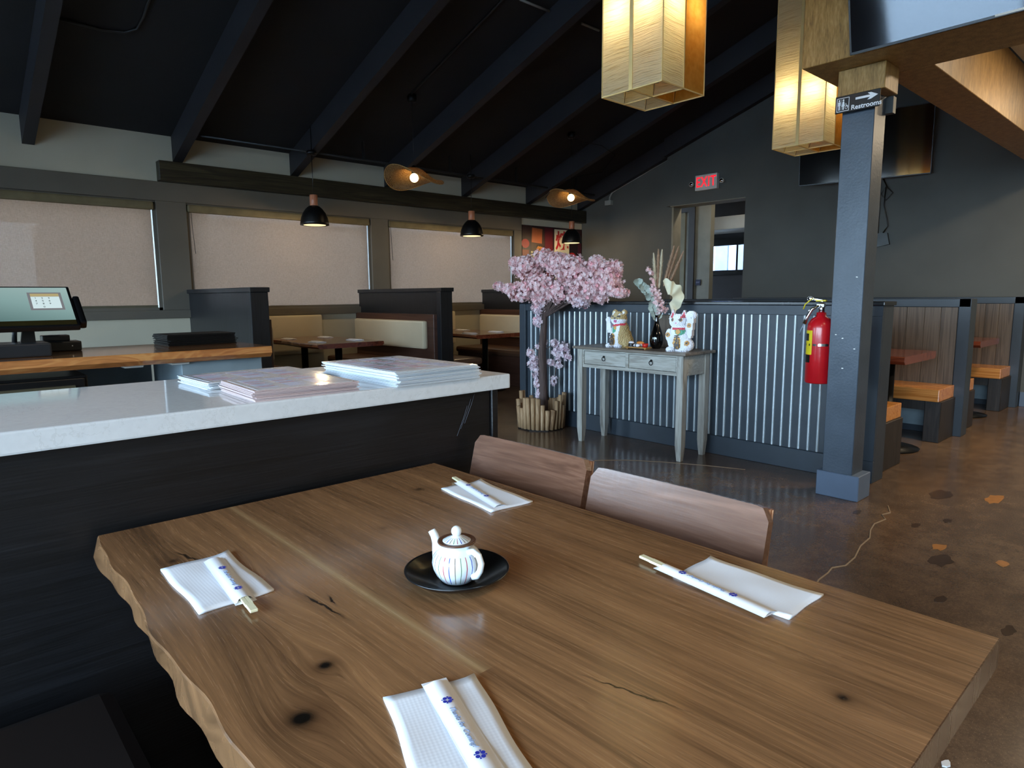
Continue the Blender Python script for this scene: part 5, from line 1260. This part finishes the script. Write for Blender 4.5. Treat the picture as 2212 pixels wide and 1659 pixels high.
# ---- place settings
def place(c, wl, rz, s0, s1, tipd, name_, flip=1, sl=.205):
    """napkin centre, size, angle; sleeve from s0 to s1 (chopsticks stick out beyond s0)"""
    w_, l_ = wl
    t = thing('napkin', 'white folded paper napkin '+name_, 'napkin', (c[0], c[1], ZT), rz)
    nx, ny_ = 10, 16; m = MB(); vs = []; fs = []; rnd = random.Random(int(c[0]*1000))
    ph = rnd.uniform(0, 6)
    for lay in (1, 0):
        for j in range(ny_+1):
            for i in range(nx+1):
                a = -w_/2+w_*i/nx; b = -l_/2+l_*j/ny_
                cr = max(0, (abs(a)/(w_/2))**6*(abs(b)/(l_/2))**6)
                zz = (.0032+.0009*math.sin(a*60+ph)*math.cos(b*35+ph)+.004*cr*(1 if (a*b > 0) else .2)) if lay else .0004
                vs.append((a+.0015*math.sin(b*40+ph), b+.0012*math.sin(a*60+ph), zz))
    n1_ = (nx+1)*(ny_+1)
    for j in range(ny_):
        for i in range(nx):
            q = j*(nx+1)+i; fs.append((q, q+1, q+nx+2, q+nx+1)); fs.append((n1_+q+nx+1, n1_+q+nx+2, n1_+q+1, n1_+q))
    per = [i for i in range(nx+1)]+[j*(nx+1)+nx for j in range(1, ny_+1)]+[ny_*(nx+1)+i for i in range(nx-1, -1, -1)]+[j*(nx+1) for j in range(ny_-1, 0, -1)]
    for k in range(len(per)): a, b = per[k], per[(k+1) % len(per)]; fs.append((a, n1_+a, n1_+b, b))
    m.add(vs, fs, True); obj('upper_ply', m, M_emb, t, world=False)
    obj('lower_ply', MB().box(-w_/2+.002, w_/2-.003, -l_/2+.003, l_/2-.001, .0, .0014), M_napkin, t, world=False)
    s0 = Vector((*s0, ZT+.0045)); s1 = Vector((*s1, ZT+.0045)); dv = (s1-s0).normalized(); mid = (s0+s1)/2; L_ = (s1-s0).length
    ang = math.atan2(dv.y, dv.x)
    t = thing('chopstick_sleeve', 'printed chopstick sleeve '+name_, 'chopstick sleeve', mid, ang)
    m = MB(); vs = []; fs = []; prof = [(-.0165, .0), (-.013, .0009), (-.009, .0046), (-.003, .0066), (.004, .0062), (.009, .004), (.0125, .0012), (.0165, .0)]
    nl = 14
    for i in range(nl+1):
        q = i/nl; xx = -L_/2+L_*q; k = 1-.35*q
        for (yy, zz) in prof: vs.append((xx+(.004 if (q == 0 and abs(yy) < .012) else 0), yy*(1+.03*math.sin(q*9)), zz*k+.0004))
    npf = len(prof)
    for i in range(nl):
        for j in range(npf-1): q = i*npf+j; fs.append((q, q+npf, q+npf+1, q+1))
    m.add(vs, fs, True); m.box(-L_/2-.006, L_/2, -.0165, .0165, 0, .0004); obj('paper_tube', m, M_sleeve, t, world=False)
    zf = .0066
    def flower(cx_):
        m = MB()
        for k in range(4):
            a = k*PI/2+.5; c_ = (cx_+.0042*math.cos(a), -.001+.0042*math.sin(a))
            m.add([(c_[0]+.0027*math.cos(b*PI/4), c_[1]+.0027*math.sin(b*PI/4), zf+.0003) for b in range(8)], [tuple(range(8))])
            m.add([(cx_+.0072*math.cos(a+.75+d_), -.001+.0072*math.sin(a+.75+d_), zf+.0003) for d_ in (-.18, .18)]+[(cx_+.003*math.cos(a+.75), -.001+.003*math.sin(a+.75), zf+.0003)], [(0, 1, 2)])
        obj('flower_mark', m, M_blue, t, world=False)
    flower(-.052*flip-.01); flower(.052*flip-.01)
    obj('lettering', text_mb('Thanks for Coming!', .0095, Matrix.Translation((-.01, -.001, zf)) @ Matrix.Rotation(0 if flip > 0 else PI, 4, 'Z'), .0003, 0, 1.0, 1.0, .35), M_greyp, t, world=False)
    if tipd:
        t = thing('chopsticks', 'pale chopsticks in the sleeve '+name_, 'chopsticks', s0+Vector((0, 0, .001)), ang)
        m = MB()
        m.box(-tipd, -tipd+.028, -.0062, .0062, .0, .0048, .001)
        for s in (-1, 1):
            m.add([(-tipd+.026, s*.0003, 0), (-tipd+.026, s*.0062, 0), (.18, s*.0036, 0), (.18, s*.0010, 0), (-tipd+.026, s*.0003, .0048), (-tipd+.026, s*.0062, .0048), (.18, s*.0036, .003), (.18, s*.0010, .003)],
                  [(0, 1, 2, 3), (7, 6, 5, 4), (0, 4, 5, 1), (1, 5, 6, 2), (2, 6, 7, 3), (3, 7, 4, 0)])
        obj('pair', m, M_chop, t, world=False)
g = G('embossed_napkin_paper'); x, y, z = g.xyz()
q = (((x+y)*640.0).sin()*((x-y)*640.0).sin())*.5+.5
inn = (x.abs().lt(.052))*(y.abs().lt(.105))
M_emb = g.end(g.bsdf(hx('#e6e9ee'), .85, 0, g.bump(q*inn, .12, .0008), .2))
place((1.003, 1.203), (.122, .228), math.radians(-6), (1.020, 1.325), (.966, 1.105), .042, 'at the far end of the table by the first chair')
place((.346, 1.155), (.120, .225), math.radians(0), (.352, 1.030), (.371, 1.242), .050, 'at the live edge left of the teapot', -1)
place((.995, .512), (.118, .207), math.radians(-1), (.951, .648), (.922, .432), .052, 'nearest the right-hand chair', -1)
place((.398, .530), (.118, .228), math.radians(-20), (.4435, .636), (.378, .425), 0, 'at the near edge closest to the camera')

# ---- saucer and teapot
t = thing('saucer', 'matte black round saucer under the striped teapot', 'saucer', (.657, .868, ZT))
obj('dish', MB().lathe([(.001, .004), (.02, .0045), (.021, .0055), (.03, .005), (.032, .006), (.044, .006), (.056, .008), (.072, .014), (.086, .0215), (.0895, .023), (.091, .0225), (.0905, .0205), (.076, .010), (.060, .003), (.052, .0), (.001, .0)], (0, 0, 0), 64), plain('matte_black_glaze', '#0b0b0c', .28, var=.1, coat=.3), t, world=False)
px_, py_ = .650, .858
t = thing('teapot', 'small white teapot with red, blue and green vertical stripes on a black saucer', 'teapot', (px_, py_, ZT+.0062), math.atan2(-.67, .74))
g = G('striped_porcelain'); x, y, z = g.xyz()
ang = g.math('ARCTAN2', y, x)
wb = ang+(g.noise(g.vec(ang*2, z*20, 0), 1, 2)-.5)*.05
sidx = wb*(26/(2*PI))+40.0
frc = sidx.fr(); idx = sidx.fl(); md = g.math('MODULO', idx, 4.0)
line = (frc-.5).abs().lt(.075)*z.gt(.004)*z.lt(.052)
near = (ang-.45).abs().lt(.5)     # plain area around the handle
line = line*(1.0-near)
c1 = g.ramp(md/4.0, [(.0, hx('#2f49b0')), (.2, hx('#7a6a5a')), (.45, hx('#6f8a6c')), (.7, hx('#b0404a'))])
c1.o.node.color_ramp.interpolation = 'CONSTANT'
M_porc = g.end(g.bsdf(g.mix(line, hx('#dfe5e8'), c1), .08, 0, None, .6, .3, .04))
M_porcw = plain('white_porcelain', '#dfe5e8', .08, var=.02, coat=.3); M_rim = plain('brown_glaze_rim', '#5a3a28', .3)
obj('body', MB().lathe([(.001, .002), (.026, .0), (.029, .003), (.036, .012), (.0415, .024), (.043, .034), (.041, .044), (.035, .053), (.029, .058), (.027, .062), (.030, .066), (.0325, .069), (.030, .0695), (.025, .064), (.001, .06)], (0, 0, 0), 48), M_porc, t, world=False)
obj('rim', MB().lathe([(.0325, .068), (.0332, .0695), (.0322, .0712), (.0292, .0705)], (0, 0, 0), 48), M_rim, t, world=False)
g = G('striped_lid'); x, y, z = g.xyz(); ang = g.math('ARCTAN2', y, x); sidx = ang*(20/(2*PI))+40.0; md = g.math('MODULO', sidx.fl(), 4.0)
rad2 = x*x+y*y; line = (sidx.fr()-.5).abs().lt(.12)*rad2.gt(.010**2)*rad2.lt(.0225**2)
c1 = g.ramp(md/4.0, [(.0, hx('#2f49b0')), (.2, hx('#7a6a5a')), (.45, hx('#6f8a6c')), (.7, hx('#b0707a'))]); c1.o.node.color_ramp.interpolation = 'CONSTANT'
M_lid = g.end(g.bsdf(g.mix(line, hx('#dfe5e8'), c1), .08, 0, None, .6))
l = obj('lid', MB().lathe([(.001, .062), (.0262, .066), (.0268, .068), (.024, .0705), (.017, .0745), (.010, .077), (.007, .079), (.001, .0795)], (0, 0, 0), 40), M_lid, t, world=False)
obj('knob', MB().sphere((0, 0, .0865), .0092, 18, 12), M_porcw, l, world=False)
sd = math.radians(150)
def sp(r, z_, a=sd): return (r*math.cos(a), r*math.sin(a), z_)
obj('spout', MB().tube([sp(.030, .028), sp(.038, .036), sp(.041, .048), sp(.0425, .060), sp(.047, .071), sp(.053, .079)], [.014, .0125, .0095, .0080, .0072, .0068], 16), M_porcw, t, world=False)
obj('spout_rim', MB().tube([sp(.0528, .0788), sp(.0534, .0797)], [.0070, .0066], 16), M_rim, t, world=False)
hd = math.radians(-42)
obj('handle', MB().tube([sp(.028, .056, hd), sp(.040, .060, hd), sp(.053, .056, hd), sp(.0585, .044, hd), sp(.0555, .031, hd), sp(.048, .020, hd), sp(.041, .0165, hd), sp(.038, .021, hd)], [.0058, .0056, .0055, .0054, .0054, .0058, .0062, .0055], 14), M_porcw, t, world=False)

# ================================================================== CHAIRS AND BENCH
M_chair = wood('satin_brown_chair_wood', '#5a3c2c', '#6f4d3a', '#8a6450', 'y', .24, 16, 1.0, 130, coat=.45, bump=.12)
M_chairedge = wood('chair_edge_wood', '#5c3826', '#7a4c32', '#965f40', 'z', .3, 20, 1, 100, coat=.3)
def chair(label, cy_, wid, xb, ztop):
    t = thing('dining_chair', label, 'chair', (xb-.18, cy_, 0))
    lean = math.radians(14); n = 14; m = MB(); vs = []; prof = []
    h_ = .205; rc = .028
    out = []
    for (cx_, cz_, a0) in ((wid/2-rc, h_-rc, 0), (-wid/2+rc, h_-rc, 90), (-wid/2+rc, rc, 180), (wid/2-rc, rc, 270)):
        for k in range(6): a = math.radians(a0+18*k); out.append((cx_+rc*math.cos(a), cz_+rc*math.sin(a)))
    # curved panel built as a grid in y with the rounded outline clipped per column
    ny_ = 28; nz_ = 6; thk = .021; F_ = []; B_ = []
    for i in range(ny_+1):
        yy = -wid/2+wid*i/ny_; e = wid/2-abs(yy); ins = rc-math.sqrt(max(0, rc*rc-(rc-min(rc, e))**2)) if e < rc else 0
        bow = .016*(1-(yy/(wid/2))**2)
        for j in range(nz_+1):
            zz = ins+(h_-2*ins)*j/nz_
            F_.append((bow, yy, zz)); B_.append((bow+thk, yy, zz))
    N = len(F_); fs = []
    for i in range(ny_):
        for j in range(nz_):
            q = i*(nz_+1)+j; fs.append((q, q+1, q+nz_+2, q+nz_+1)); fs.append((N+q, N+q+nz_+1, N+q+nz_+2, N+q+1))
    bd = [i*(nz_+1) for i in range(ny_+1)]+[ny_*(nz_+1)+j for j in range(1, nz_+1)]+[i*(nz_+1)+nz_ for i in range(ny_-1, -1, -1)]+[j for j in range(nz_-1, 0, -1)]
    for k in range(len(bd)): a, b = bd[k], bd[(k+1) % len(bd)]; fs.append((a, b, N+b, N+a))
    m.add(F_+B_, [tuple(f) for f in fs])
    M = Matrix.Translation((xb-(h_*math.sin(lean))-.008, cy_, ztop-h_*math.cos(lean))) @ Matrix.Rotation(lean, 4, 'Y')
    m.xform(M); obj('backrest', m, M_chair, t)
    for s in (-1, 1):
        y0 = cy_+s*(wid/2-.035)
        obj('leg', MB().tube([(xb+.022, y0+s*.014, ztop-.012), (xb-.012, y0, .46), (xb+.03, y0, .0)], [.013, .017, .013], 10), M_chairedge, t)
        obj('leg', MB().tube([(xb-.45, y0, .44), (xb-.46, y0, 0)], [.017, .012], 10), M_chairedge, t)
        obj('side_rail', MB().box(xb-.45, xb-.05, y0-.010, y0+.010, .40, .44, .003), M_chairedge, t)
    obj('seat', MB().box(xb-.47, xb-.045, cy_-wid/2+.01, cy_+wid/2-.01, .44, .47, .012), M_seat, t)
    return t
chair('brown wooden dining chair farther along the table, by the counter corner', 1.315, .455, 1.262, .828)
chair('brown wooden dining chair with pale daylight sheen on its backrest', .835, .475, 1.262, .815)
t = thing('bench_seat', 'dark brown upholstered seat in the shadow left of the table', 'bench', (.0, 1.0, 0))
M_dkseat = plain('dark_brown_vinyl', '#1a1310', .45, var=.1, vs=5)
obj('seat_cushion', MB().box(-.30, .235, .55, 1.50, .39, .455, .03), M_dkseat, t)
obj('base', MB().box(-.27, .20, .60, 1.47, .0, .39, .004), M_booth, t)
